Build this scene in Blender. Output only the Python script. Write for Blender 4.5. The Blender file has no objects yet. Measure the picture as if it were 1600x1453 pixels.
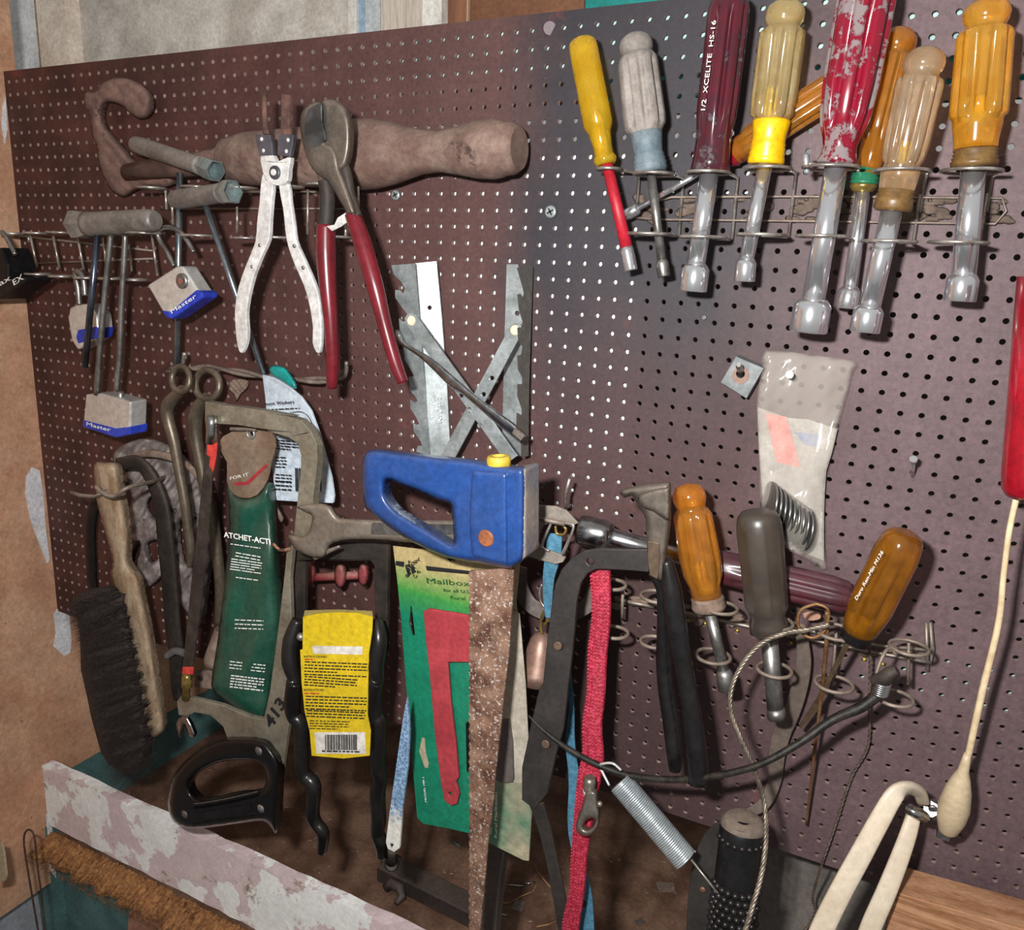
import bpy, bmesh, math, random
import numpy as np
from mathutils import Vector, Matrix
from mathutils.geometry import tessellate_polygon, delaunay_2d_cdt
random.seed(7)
SC = bpy.context.scene
COL = SC.collection
# ---------------------------------------------------------------- camera
U = 0.0127                      # hole pitch of the pegboard, half an inch
Z0 = 1.6                        # height of the first row of holes
CAMP = Vector((0.85738, -0.59286, Z0 - 0.16296))
RIGHT = Vector((0.891579, 0.451630, 0.033423))
DOWN = Vector((0.133706, -0.192004, -0.972243))
FWD = Vector((-0.432677, 0.871301, -0.231572))
FPX, CX, CY = 1282.86, 791.88, 708.45
cam = bpy.data.objects.new('camera', bpy.data.cameras.new('camera'))
COL.objects.link(cam)
m = Matrix.Identity(4)
for i in range(3):
    m[i][0] = RIGHT[i]; m[i][1] = -DOWN[i]; m[i][2] = -FWD[i]; m[i][3] = CAMP[i]
cam.matrix_world = m
cam.data.sensor_width = 36.0
cam.data.lens = FPX / 1600 * 36.0
cam.data.shift_x = (800 - CX) / 1600
cam.data.shift_y = (CY - 726.5) / 1600
cam.data.clip_start = 0.01
SC.camera = cam
# ---------------------------------------------------------------- light
w = bpy.data.worlds.new('world'); SC.world = w; w.use_nodes = True
nt = w.node_tree; nt.nodes.clear()
wo = nt.nodes.new('ShaderNodeOutputWorld'); bg = nt.nodes.new('ShaderNodeBackground')
tc = nt.nodes.new('ShaderNodeTexCoord'); sp = nt.nodes.new('ShaderNodeSeparateXYZ')
rp = nt.nodes.new('ShaderNodeValToRGB')
mp = nt.nodes.new('ShaderNodeMapRange'); mp.inputs[1].default_value = -1; mp.inputs[2].default_value = 1
nt.links.new(tc.outputs['Generated'], sp.inputs[0]); nt.links.new(sp.outputs[2], mp.inputs[0])
nt.links.new(mp.outputs[0], rp.inputs[0]); nt.links.new(rp.outputs[0], bg.inputs[0]); nt.links.new(bg.outputs[0], wo.inputs[0])
e = rp.color_ramp.elements
e[0].position = 0.0; e[0].color = (0.16, 0.14, 0.12, 1)
e[1].position = 1.0; e[1].color = (1.0, 0.98, 0.95, 1)
k = e.new(0.5); k.color = (0.82, 0.81, 0.79, 1)
bg.inputs[1].default_value = 0.33
fl = bpy.data.lights.new('camera_flash', 'AREA'); fl.shape = 'RECTANGLE'; fl.size = 0.035; fl.size_y = 0.02
fl.energy = 7.6; fl.color = (1.0, 0.985, 0.97)
flo = bpy.data.objects.new('camera_flash', fl); COL.objects.link(flo)
fm = m.copy(); fp = CAMP - RIGHT * 0.075 - DOWN * 0.06
for i in range(3): fm[i][3] = fp[i]
flo.matrix_world = fm
SC.view_settings.view_transform = 'Standard'; SC.view_settings.look = 'None'
SC.view_settings.gamma = 1.0; SC.view_settings.exposure = 0.25; SC.view_settings.use_curve_mapping = False
# ---------------------------------------------------------------- measuring
def ray(x, y): return RIGHT * ((x - CX) / FPX) + DOWN * ((y - CY) / FPX) + FWD
def P(x, y, d):                 # point d millimetres in front of the board
    v = ray(x, y); return CAMP + v * ((-d / 1000.0 - CAMP.y) / v.y)
def PX(x, y, X):
    v = ray(x, y); return CAMP + v * ((X - CAMP.x) / v.x)
def PZ(x, y, Z):
    v = ray(x, y); return CAMP + v * ((Z - CAMP.z) / v.z)
def S(p): return (p - CAMP).dot(FWD) / FPX       # metres per pixel there
def B(c, r, d=0): return Vector((c * U, -d / 1000.0, Z0 - r * U))
def cr(ox, oy, s):              # crop coordinates to photograph pixels
    return lambda pts: [(ox + q[0] / s, oy + q[1] / s) + tuple(q[2:]) for q in pts]
I1 = lambda pts: list(pts)
c1 = cr(0, 80, 3.6325); c2 = cr(340, 120, 2.906); c3 = cr(0, 380, 3.6325); c4 = cr(860, 0, 2.905); c5 = cr(1200, 0, 2.69)
d1 = cr(60, 560, 3.6325); d2 = cr(60, 860, 3.158); d3 = cr(400, 560, 3.159); d4 = cr(400, 940, 3.159); d5 = cr(580, 390, 4.275)
e1 = cr(800, 730, 2.906); e2 = cr(1040, 730, 3.302); e3 = cr(1100, 520, 3.2); e4 = cr(780, 1100, 3.478); e5 = cr(1150, 1000, 3.207)
e6 = cr(0, 1150, 3.478); f5 = cr(580, 1180, 4.706); f6 = cr(1230, 960, 6.957); f7 = cr(800, 740, 4.275); f8 = cr(1050, 1200, 5.517)
f4 = cr(120, 680, 3.027)
# ---------------------------------------------------------------- materials
def lin(c):
    if isinstance(c, str): c = [int(c[i:i + 2], 16) for i in (0, 2, 4)]
    r = []
    for v in c[:3]:
        v = v / 255.0; r.append(v / 12.92 if v <= 0.04045 else ((v + 0.055) / 1.055) ** 2.4)
    return (*r, 1)
MATS = {}
DUST = 'a08a78'
def mat(name, c1_, c2_=None, rough=0.5, metal=0.0, scale=60, var=0.5, bump=0.0, bscale=None, dust=0.0, dcol=DUST, spot=None, sscale=80, samt=0.5,
        trans=0.0, ior=1.46, alpha=1.0, grime=None, spec=None, coat=0.0, stretch=None, aniso=0, sheen=0, band=None):
    if name in MATS: return MATS[name]
    M = bpy.data.materials.new(name); M.use_nodes = True; MATS[name] = M
    t = M.node_tree; L = t.links.new; N = t.nodes.new
    b = t.nodes['Principled BSDF']
    b.inputs['Roughness'].default_value = rough; b.inputs['Metallic'].default_value = metal
    b.inputs['Transmission Weight'].default_value = trans; b.inputs['IOR'].default_value = ior; b.inputs['Alpha'].default_value = alpha
    b.inputs['Coat Weight'].default_value = coat; b.inputs['Coat Roughness'].default_value = 0.15
    co = N('ShaderNodeTexCoord').outputs['Object']
    if stretch:
        mm = N('ShaderNodeMapping'); mm.inputs['Scale'].default_value = stretch; L(co, mm.inputs[0]); co = mm.outputs[0]
    def noise(sc, det=5, r=0.6):
        n = N('ShaderNodeTexNoise'); n.inputs['Scale'].default_value = sc; n.inputs['Detail'].default_value = det; n.inputs['Roughness'].default_value = r
        L(co, n.inputs['Vector']); return n.outputs['Fac']
    def ramp(f, a, c):
        r = N('ShaderNodeMapRange'); r.inputs[1].default_value = a; r.inputs[2].default_value = c; L(f, r.inputs[0]); return r.outputs[0]
    def mix(f, a, c):
        x = N('ShaderNodeMix'); x.data_type = 'RGBA'
        L(f, x.inputs[0])
        for s_, i in ((a, 6), (c, 7)):
            if isinstance(s_, tuple): x.inputs[i].default_value = s_
            else: L(s_, x.inputs[i])
        return x.outputs[2]
    cur = lin(c1_)
    if c2_ is not None:
        cur = mix(ramp(noise(scale), 0.4 + (0.5 - var) * 0.3, 0.62 + (0.5 - var) * 0.3), lin(c1_), lin(c2_))
    if band: cur = band(t, co, cur, mix, ramp, noise, L, N)
    if spot is not None:
        s_ = ramp(noise(sscale, 8, 0.7), 0.72 - samt * 0.35, 0.76 - samt * 0.35)
        cur = mix(s_, cur, lin(spot))
        if metal > 0:
            inv = N('ShaderNodeMath'); inv.operation = 'MULTIPLY_ADD'; inv.inputs[1].default_value = -metal; inv.inputs[2].default_value = metal
            L(s_, inv.inputs[0]); L(inv.outputs[0], b.inputs['Metallic'])
    if dust > 0:
        g = N('ShaderNodeNewGeometry'); sx = N('ShaderNodeSeparateXYZ'); L(g.outputs['Normal'], sx.inputs[0])
        up = ramp(sx.outputs[2], -0.1, 1.0)
        mu = N('ShaderNodeMath'); mu.operation = 'MULTIPLY_ADD'; mu.inputs[1].default_value = dust; L(up, mu.inputs[0])
        n2 = N('ShaderNodeMath'); n2.operation = 'MULTIPLY'; n2.inputs[1].default_value = dust * 0.55; L(ramp(noise(35, 8, 0.7), 0.35, 0.75), n2.inputs[0])
        L(n2.outputs[0], mu.inputs[2])
        cl = N('ShaderNodeMath'); cl.operation = 'MINIMUM'; cl.inputs[1].default_value = 0.95; L(mu.outputs[0], cl.inputs[0])
        cur = mix(cl.outputs[0], cur, lin(dcol))
        rr = N('ShaderNodeMath'); rr.operation = 'MULTIPLY_ADD'; rr.inputs[1].default_value = 0.85 - rough; rr.inputs[2].default_value = rough
        L(cl.outputs[0], rr.inputs[0]); L(rr.outputs[0], b.inputs['Roughness'])
        if metal > 0 and spot is None:
            inv = N('ShaderNodeMath'); inv.operation = 'MULTIPLY_ADD'; inv.inputs[1].default_value = -metal; inv.inputs[2].default_value = metal
            L(cl.outputs[0], inv.inputs[0]); L(inv.outputs[0], b.inputs['Metallic'])
    if spec is not None: b.inputs['Specular IOR Level'].default_value = spec
    if grime is None: grime = 0.0 if (trans > 0 or alpha < 1 or metal > .9) else 0.32
    if grime > 0:
        gm = N('ShaderNodeMapRange'); gm.inputs[1].default_value = .35; gm.inputs[2].default_value = .65; gm.inputs[3].default_value = 1 - grime; gm.inputs[4].default_value = 1.08
        L(noise(230, 8, .75), gm.inputs[0]); g2 = N('ShaderNodeMapRange'); g2.inputs[1].default_value = .3; g2.inputs[2].default_value = .7; g2.inputs[3].default_value = 1 - grime * .7; g2.inputs[4].default_value = 1.06
        L(noise(28, 6, .65), g2.inputs[0]); gx_ = N('ShaderNodeMath'); gx_.operation = 'MULTIPLY'; L(gm.outputs[0], gx_.inputs[0]); L(g2.outputs[0], gx_.inputs[1])
        vm = N('ShaderNodeVectorMath'); vm.operation = 'SCALE'
        if isinstance(cur, tuple): vm.inputs[0].default_value = cur[:3]
        else: L(cur, vm.inputs[0])
        L(gx_.outputs[0], vm.inputs['Scale']); cur = vm.outputs[0]
    if isinstance(cur, tuple): b.inputs['Base Color'].default_value = cur
    else: L(cur, b.inputs['Base Color'])
    if bump > 0:
        bp = N('ShaderNodeBump'); bp.inputs['Strength'].default_value = bump; bp.inputs['Distance'].default_value = 0.001
        L(noise(bscale or scale * 3, 6), bp.inputs['Height']); L(bp.outputs[0], b.inputs['Normal'])
    return M
# ---------------------------------------------------------------- mesh tools
def BM(): return bmesh.new()
def catmull(pts, k=6, closed=False):
    pts = [tuple(float(v) for v in p) for p in pts]; n = len(pts); out = []
    if n < 3: return pts
    rng = range(n) if closed else range(n - 1)
    for i in rng:
        g = (lambda j: pts[j % n]) if closed else (lambda j: pts[max(0, min(n - 1, j))])
        p0, p1, p2, p3 = g(i - 1), g(i), g(i + 1), g(i + 2)
        for s in range(k):
            t = s / k
            out.append(tuple(0.5 * (2 * b + (c - a) * t + (2 * a - 5 * b + 4 * c - d) * t * t + (3 * b - a - 3 * c + d) * t ** 3) for a, b, c, d in zip(p0, p1, p2, p3)))
    if not closed: out.append(pts[-1])
    return out
def W(pts, d=None):             # pixel points (x, y[, d]) to the place
    return [P(q[0], q[1], q[2] if len(q) > 2 else d) for q in pts]
def frames(pts, closed=False, up=None):
    n = len(pts); T = []
    for i in range(n):
        a = pts[(i - 1) % n] if (closed or i > 0) else pts[i]
        b = pts[(i + 1) % n] if (closed or i < n - 1) else pts[i]
        t = (b - a); T.append(t.normalized() if t.length > 1e-12 else Vector((0, 0, 1)))
    fr = []
    if up is None:
        u = T[0].orthogonal().normalized()
        for t in T:
            u = (u - t * u.dot(t)); u = u.normalized() if u.length > 1e-9 else t.orthogonal().normalized()
            fr.append((t, u, t.cross(u)))
    else:
        for i, t in enumerate(T):
            q = up[i] if isinstance(up, list) else up
            u = q - t * q.dot(t); u = u.normalized() if u.length > 1e-6 else t.orthogonal().normalized()
            fr.append((t, u, t.cross(u)))
    return fr
def loft(bm, rings, closed=False, cap=True, smooth=True):
    vs = [[bm.verts.new(p) for p in r] for r in rings]; n = len(vs[0]); m_ = len(vs)
    for i in range(m_ if closed else m_ - 1):
        a, b = vs[i], vs[(i + 1) % m_]
        for j in range(n):
            f = bm.faces.new((a[j], a[(j + 1) % n], b[(j + 1) % n], b[j])); f.smooth = smooth
    if cap and not closed:
        bm.faces.new(list(reversed(vs[0]))); bm.faces.new(vs[-1])
    return bm
def tube(bm, pts, r, n=10, closed=False, twist=None):
    fr = frames(pts, closed); rings = []
    for i, (t, u, v) in enumerate(fr):
        q = r[i] if isinstance(r, (list, tuple)) else r
        rings.append([pts[i] + (u * math.cos(2 * math.pi * j / n) + v * math.sin(2 * math.pi * j / n)) * q for j in range(n)])
    return loft(bm, rings, closed)
def wire(bm, px, rp, d=None, k=6, n=8, closed=False, sm=True):   # bent wire through pixel points, radius in pixels
    q = [(p[0], p[1], p[2] if len(p) > 2 else d) for p in px]
    if sm and len(q) > 2: q = catmull(q, k, closed)
    pts = W(q)
    if isinstance(rp, (list, tuple)):
        m_ = len(px); rr = []
        for i in range(len(pts)):
            f = i / max(1, len(pts) - 1) * (m_ - 1); a = min(int(f), m_ - 2); rr.append((rp[a] + (rp[a + 1] - rp[a]) * (f - a)) * S(pts[i]))
    else: rr = [rp * S(p) for p in pts]
    return tube(bm, pts, rr, n, closed)
NB = Vector((0, -1, 0))
def band_(bm, px, wpx, thick, d=None, k=6, nrm=NB, sm=True, roundn=0):   # flat strip along a pixel path; width in pixels (list ok)
    q = [(p[0], p[1], p[2] if len(p) > 2 else d) for p in px]; m_ = len(q)
    if sm and m_ > 2: q = catmull(q, k)
    pts = W(q); fr = frames(pts, up=nrm); rings = []
    for i, (t, u, v) in enumerate(fr):
        f = i / max(1, len(pts) - 1) * (m_ - 1); a = min(int(f), m_ - 2)
        ww = wpx if not isinstance(wpx, (list, tuple)) else wpx[a] + (wpx[a + 1] - wpx[a]) * (f - a)
        h = ww * S(pts[i]) / 2; T = thick / 2000.0
        if roundn:
            rings.append([pts[i] + v * h * math.copysign(abs(math.cos(th)) ** .5, math.cos(th)) + u * T * math.copysign(abs(math.sin(th)) ** .6, math.sin(th)) for th in [2 * math.pi * (j + .5) / roundn for j in range(roundn)]])
        else:
            e_ = min(T, h) * 0.35
            rings.append([pts[i] + v * a_ + u * b_ for a_, b_ in ((h - e_, T), (-h + e_, T), (-h, T - e_), (-h, -T + e_), (-h + e_, -T), (h - e_, -T), (h, -T + e_), (h, T - e_))])
    return loft(bm, rings, smooth=bool(roundn))
def depthf(d):
    if callable(d): return d
    return lambda x, y: d
def plane_d(x0, y0, da, x1, y1, db, x2=None, y2=None, dc=None):   # depth varying linearly from one pixel to another
    L2 = (x1 - x0) ** 2 + (y1 - y0) ** 2
    return lambda x, y: da + (db - da) * ((x - x0) * (x1 - x0) + (y - y0) * (y1 - y0)) / L2
def plate(bm, outline, d, thick, holes=(), k=0, bev=0.0):
    loops = [catmull(outline, k, True) if k else list(outline)] + [list(h) for h in holes]
    df = depthf(d); flat = [q for l in loops for q in l]
    tris = tessellate_polygon([[Vector((q[0], q[1], 0)) for q in l] for l in loops])
    off = Vector((0, thick / 1000.0, 0))
    front = [bm.verts.new(P(q[0], q[1], q[2] if len(q) > 2 else df(q[0], q[1]))) for q in flat]
    back = [bm.verts.new(v.co + off) for v in front]
    for a, b, c in tris:
        try: bm.faces.new((front[a], front[b], front[c])); bm.faces.new((back[c], back[b], back[a]))
        except ValueError: pass
    o = 0
    for l in loops:
        n = len(l)
        for i in range(n):
            a, b = o + i, o + (i + 1) % n
            try: bm.faces.new((front[b], front[a], back[a], back[b]))
            except ValueError: pass
        o += n
    bm.normal_update(); bmesh.ops.recalc_face_normals(bm, faces=bm.faces)
    return bm
def circ(x, y, r, n=14, ry=None, rot=0):
    ry = r if ry is None else ry
    return [(x + r * math.cos(a) * math.cos(rot) - ry * math.sin(a) * math.sin(rot), y + r * math.cos(a) * math.sin(rot) + ry * math.sin(a) * math.cos(rot)) for a in [2 * math.pi * i / n for i in range(n)]]
def inside(px, py, poly):
    r = np.zeros(len(px), bool); n = len(poly)
    for i in range(n):
        x1, y1 = poly[i][:2]; x2, y2 = poly[(i + 1) % n][:2]
        if y1 == y2: continue
        c = ((y1 > py) != (y2 > py)) & (px < (x2 - x1) * (py - y1) / (y2 - y1) + x1); r ^= c
    return r
def puff(bm, outline, d, half, edge, holes=(), k=4, step=None, back=1.0, relief=None, kh=4):
    # rounded body: outline in pixels, centre depth d, half thickness (mm), edge = rounding width in pixels
    loops = [catmull(outline, k, True) if k else list(outline)] + [catmull(h, kh, True) if kh else list(h) for h in holes]
    df = depthf(d); xs = [q[0] for q in loops[0]]; ys = [q[1] for q in loops[0]]
    step = step or max(1.6, edge / 3.0)
    gx, gy = np.meshgrid(np.arange(min(xs), max(xs), step), np.arange(min(ys), max(ys), step * 0.87))
    gx[1::2] += step / 2; gx = gx.ravel(); gy = gy.ravel()
    ok = inside(gx, gy, loops[0])
    for h in loops[1:]: ok &= ~inside(gx, gy, h)
    def dist(px, py):
        D = np.full(len(px), 1e9)
        for l in loops:
            for i in range(len(l)):
                x1, y1 = l[i][:2]; x2, y2 = l[(i + 1) % len(l)][:2]; L2 = (x2 - x1) ** 2 + (y2 - y1) ** 2 + 1e-9
                t = np.clip(((px - x1) * (x2 - x1) + (py - y1) * (y2 - y1)) / L2, 0, 1)
                D = np.minimum(D, (px - x1 - t * (x2 - x1)) ** 2 + (py - y1 - t * (y2 - y1)) ** 2)
        return np.sqrt(D)
    gx, gy = gx[ok], gy[ok]
    D = dist(gx, gy); kp = D > step * 0.4; gx, gy = gx[kp], gy[kp]
    verts = []; edges = []
    for l in loops:
        o = len(verts); n = len(l)
        verts += [Vector((q[0], q[1])) for q in l]; edges += [(o + i, o + (i + 1) % n) for i in range(n)]
    verts += [Vector((a, b)) for a, b in zip(gx, gy)]
    ov, oe, of, *_ = delaunay_2d_cdt(verts, edges, [], 0, 1e-4)
    px = np.array([v.x for v in ov]); py = np.array([v.y for v in ov]); D = dist(px, py)
    u = np.clip(D / edge, 0, 1); hgt = np.sqrt(np.clip(1 - (1 - u) ** 2, 0, 1)); onb = D < 1e-3
    cxs = np.array([(px[f[0]] + px[f[1]] + px[f[2]]) / 3 for f in of]); cys = np.array([(py[f[0]] + py[f[1]] + py[f[2]]) / 3 for f in of])
    keep = inside(cxs, cys, loops[0])
    for h in loops[1:]: keep &= ~inside(cxs, cys, h)
    fr, bk = {}, {}
    def vert(i, side):
        tab = fr if side > 0 or onb[i] else bk
        if i not in tab:
            rl = relief(px[i], py[i]) if (relief and side > 0 and not onb[i]) else 0
            hh = half * hgt[i] * (1 if side > 0 else -back) + rl
            tab[i] = bm.verts.new(P(px[i], py[i], df(px[i], py[i]) + hh) if side > 0 else P(px[i], py[i], df(px[i], py[i])) + Vector((0, half * back * hgt[i] / 1000.0, 0)))
        return tab[i]
    for f, kf in zip(of, keep):
        if not kf: continue
        try: bm.faces.new([vert(i, 1) for i in f]).smooth = True
        except ValueError: pass
        try: bm.faces.new([vert(i, -1) for i in reversed(f)]).smooth = True
        except ValueError: pass
    bmesh.ops.recalc_face_normals(bm, faces=bm.faces)
    return bm
def lathe(bm, p0, p1, prof, n=24, flute=None, cap=True, ref=None, smooth=True):
    # prof: (t along p0-p1, radius m[, flute depth])
    ax = (p1 - p0); t_ = ax.normalized(); u = (ref or NB); u = (u - t_ * u.dot(t_)); u = u.normalized() if u.length > .05 else t_.orthogonal().normalized(); v = t_.cross(u); rings = []
    for q in prof:
        c = p0 + ax * q[0]; fd = q[2] if len(q) > 2 else 0; rings.append([])
        for j in range(n):
            a = 2 * math.pi * j / n; r = q[1]
            if fd and flute:
                s_ = (a * flute / (2 * math.pi)) % 1.0; g = max(0.0, math.cos((s_ - 0.5) * 2 * math.pi)) ** 0.7; r = r * (1 - fd * g)
            rings[-1].append(c + (u * math.cos(a) + v * math.sin(a)) * r)
    return loft(bm, rings, smooth=smooth, cap=cap)
def lpx(bm, a, b, prof, n=24, flute=None, cap=True, d=None, smooth=True):     # lathe with pixel ends (x, y, d) and pixel radii
    p0 = P(*a) if d is None else P(a[0], a[1], d); p1 = P(*b) if d is None else P(b[0], b[1], d)
    s0, s1 = S(p0), S(p1)
    return lathe(bm, p0, p1, [(q[0], q[1] * (s0 + (s1 - s0) * q[0])) + tuple(q[2:]) for q in prof], n, flute, cap, smooth=smooth)
def hring(bm, x, y, d, rpx, wpx, ryf=1.0, gap=0, n=28, tilt=0.0):   # ring of wire lying level, standing out from the board
    c = P(x, y, d); r = rpx * S(c); w_ = wpx * S(c); pts = []
    for i in range(n + (0 if not gap else 1)):
        a = math.pi / 2 + gap / 2 + (2 * math.pi - gap) * i / n
        pts.append(c + Vector((math.cos(a) * r, math.sin(a) * r * ryf, math.cos(a) * r * tilt)))
    return tube(bm, pts, w_, 8, closed=not gap)
def box(bm, x0, x1, y0, y1, z0, z1):
    v = [bm.verts.new((x, y, z)) for x in (x0, x1) for y in (y0, y1) for z in (z0, z1)]
    for f in ((0, 1, 3, 2), (4, 6, 7, 5), (0, 4, 5, 1), (2, 3, 7, 6), (0, 2, 6, 4), (1, 5, 7, 3)): bm.faces.new([v[i] for i in f])
    return bm
def ball(bm, c, r, seg=12, sc=(1, 1, 1)):
    M_ = Matrix.Translation(c) @ Matrix.Diagonal((*[r * s_ for s_ in sc], 1)); q = bmesh.ops.create_uvsphere(bm, u_segments=seg, v_segments=max(6, seg * 2 // 3), radius=1, matrix=M_)
    for v in q['verts']:
        for f in v.link_faces: f.smooth = True
    return bm
def helix(bm, p0, p1, r, turns, wr, n=10, seg=6, phase=0):
    ax = p1 - p0; t_ = ax.normalized(); u = t_.orthogonal().normalized(); v = t_.cross(u); pts = []
    N_ = int(turns * n)
    for i in range(N_ + 1):
        a = 2 * math.pi * i / n + phase; pts.append(p0 + ax * (i / N_) + (u * math.cos(a) + v * math.sin(a)) * r)
    return tube(bm, pts, wr, seg)
def rope(bm, px, rp, d=None, strands=3, pitch=7.0, k=10):     # twisted strands along a pixel path
    q = [(p[0], p[1], p[2] if len(p) > 2 else d) for p in px]; pts = W(catmull(q, k)); L_ = 0; fr = frames(pts)
    # resample
    cum = [0]
    for i in range(1, len(pts)): cum.append(cum[-1] + (pts[i] - pts[i - 1]).length)
    s = S(pts[0]) * rp; stp = s * pitch / 8; N_ = max(8, int(cum[-1] / stp)); N_ = min(N_, 700)
    rs = []
    j = 0
    for i in range(N_ + 1):
        t = cum[-1] * i / N_
        while j < len(cum) - 2 and cum[j + 1] < t: j += 1
        f = (t - cum[j]) / max(1e-9, cum[j + 1] - cum[j]); rs.append(pts[j].lerp(pts[j + 1], min(1, f)))
    fr = frames(rs)
    for st in range(strands):
        o = []
        for i, (t, u, v) in enumerate(fr):
            a = 2 * math.pi * (st / strands + i / 8.0); o.append(rs[i] + (u * math.cos(a) + v * math.sin(a)) * s * 0.5)
        tube(bm, o, s * 0.55, 5)
    return bm
def text_mesh(s, a, b, h, d, off=0.4, bold=0.0, ital=0.0):
    # lettering whose baseline runs from pixel a to pixel b, cap height h pixels, lying d mm in front of the board (d may be a pair)
    da, db = d if isinstance(d, tuple) else (d, d)
    pa, pb = P(a[0], a[1], da + off), P(b[0], b[1], db + off)
    cu = bpy.data.curves.new('lettering', 'FONT'); cu.body = s; cu.size = 1; cu.extrude = 0.004; cu.shear = ital; cu.offset = bold; cu.resolution_u = 2
    o = bpy.data.objects.new('lettering', cu); COL.objects.link(o); bpy.context.view_layer.update()
    me = bpy.data.meshes.new_from_object(o); bpy.data.objects.remove(o); bpy.data.curves.remove(cu)
    xs = [v.co.x for v in me.vertices]; w_ = max(xs) - min(xs); x0 = min(xs)
    X = (pb - pa); Lw = X.length; X.normalize(); n_ = NB; n_ = (n_ - X * n_.dot(X)).normalized(); Y = n_.cross(X)
    sy = h * S(pa) / 0.72; bm = bmesh.new(); bm.from_mesh(me); bpy.data.meshes.remove(me)
    for v in bm.verts:
        x, y, z = v.co; v.co = pa + X * ((x - x0) / w_ * Lw) + Y * (y * sy) + n_ * (z * 0.02)
    return bm
def scribble(bm, a, b, h, d, lines=1, gap=None, seed=0, off=0.35, dash=(3, 9)):
    # rows of unreadably small print: tiny bars; a-b is the first row, following rows step down by gap pixels
    rnd = random.Random(seed); L_ = math.hypot(b[0] - a[0], b[1] - a[1]); ux, uy = (b[0] - a[0]) / L_, (b[1] - a[1]) / L_; nx, ny = -uy, ux
    da, db = d if isinstance(d, tuple) else (d, d)
    for r in range(lines):
        t = 0; end = L_ * (1 if r % 4 != 3 else rnd.uniform(.5, .9))
        while t < end:
            w_ = min(rnd.uniform(*dash), end - t); q = []
            for (tt, hh) in ((t, 0), (t + w_, 0), (t + w_, h), (t, h)):
                x = a[0] + ux * tt + nx * (r * (gap or h * 2) - hh); y = a[1] + uy * tt + ny * (r * (gap or h * 2) - hh)
                q.append(P(x, y, da + (db - da) * tt / L_ + off))
            v = [bm.verts.new(p) for p in q] + [bm.verts.new(p + Vector((0, .0001, 0))) for p in q]
            for f in ((3, 2, 1, 0), (4, 5, 6, 7), (0, 1, 5, 4), (1, 2, 6, 5), (2, 3, 7, 6), (3, 0, 4, 7)): bm.faces.new([v[i] for i in f])
            t += w_ + rnd.uniform(1.0, 2.2)
    return bm
# ---------------------------------------------------------------- things
class Thing:
    def __init__(s, name, label, cat, group=None):
        s.name, s.label, s.cat, s.group, s.parts = name, label, cat, group, []
    def part(s, name, bm, m_, label=None, parent=None, bev=0, kind=None, seg=2):
        s.parts.append([name, bm, m_, label, parent, bev, None, kind, seg]); return len(s.parts) - 1
    def done(s):
        vs = [v.co for p in s.parts for v in p[1].verts]
        lo = Vector([min(v[i] for v in vs) for i in range(3)]); hi = Vector([max(v[i] for v in vs) for i in range(3)])
        base = Vector(((lo.x + hi.x) / 2, (lo.y + hi.y) / 2, lo.z)); single = len(s.parts) == 1
        if not single:
            root = bpy.data.objects.new(s.name, None); root.empty_display_size = 0.02; root.location = base; COL.objects.link(root)
        for p in s.parts:
            bm = p[1]
            bmesh.ops.translate(bm, verts=bm.verts, vec=-base)
            me = bpy.data.meshes.new(s.name if single else p[0]); bm.to_mesh(me); bm.free(); me.materials.append(p[2])
            o = bpy.data.objects.new(s.name if single else p[0], me); COL.objects.link(o); p[6] = o
            if single: o.location = base; root = o
            else: o.parent = root if p[4] is None else s.parts[p[4]][6]
            if p[3] and not single: o['label'] = p[3]
            if p[7]: o['kind'] = p[7]
            if p[5]:
                b = o.modifiers.new('bevel', 'BEVEL'); b.width = p[5] / 1000.0; b.segments = p[8]; b.limit_method = 'ANGLE'; b.angle_limit = math.radians(40)
        root['label'] = s.label; root['category'] = s.cat
        if s.group: root['group'] = s.group
        s.root = root; return root
def one(name, label, cat, bm, m_, group=None, bev=0, kind=None, seg=2):
    t = Thing(name, label, cat, group); t.part(name, bm, m_, bev=bev, kind=kind, seg=seg); return t.done()
def struct(name, bm, m_, bev=0):
    me = bpy.data.meshes.new(name); bm.to_mesh(me); bm.free(); me.materials.append(m_)
    o = bpy.data.objects.new(name, me); COL.objects.link(o); o['kind'] = 'structure'
    if bev:
        b = o.modifiers.new('bevel', 'BEVEL'); b.width = bev / 1000.0; b.segments = 2
    return o
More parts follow.
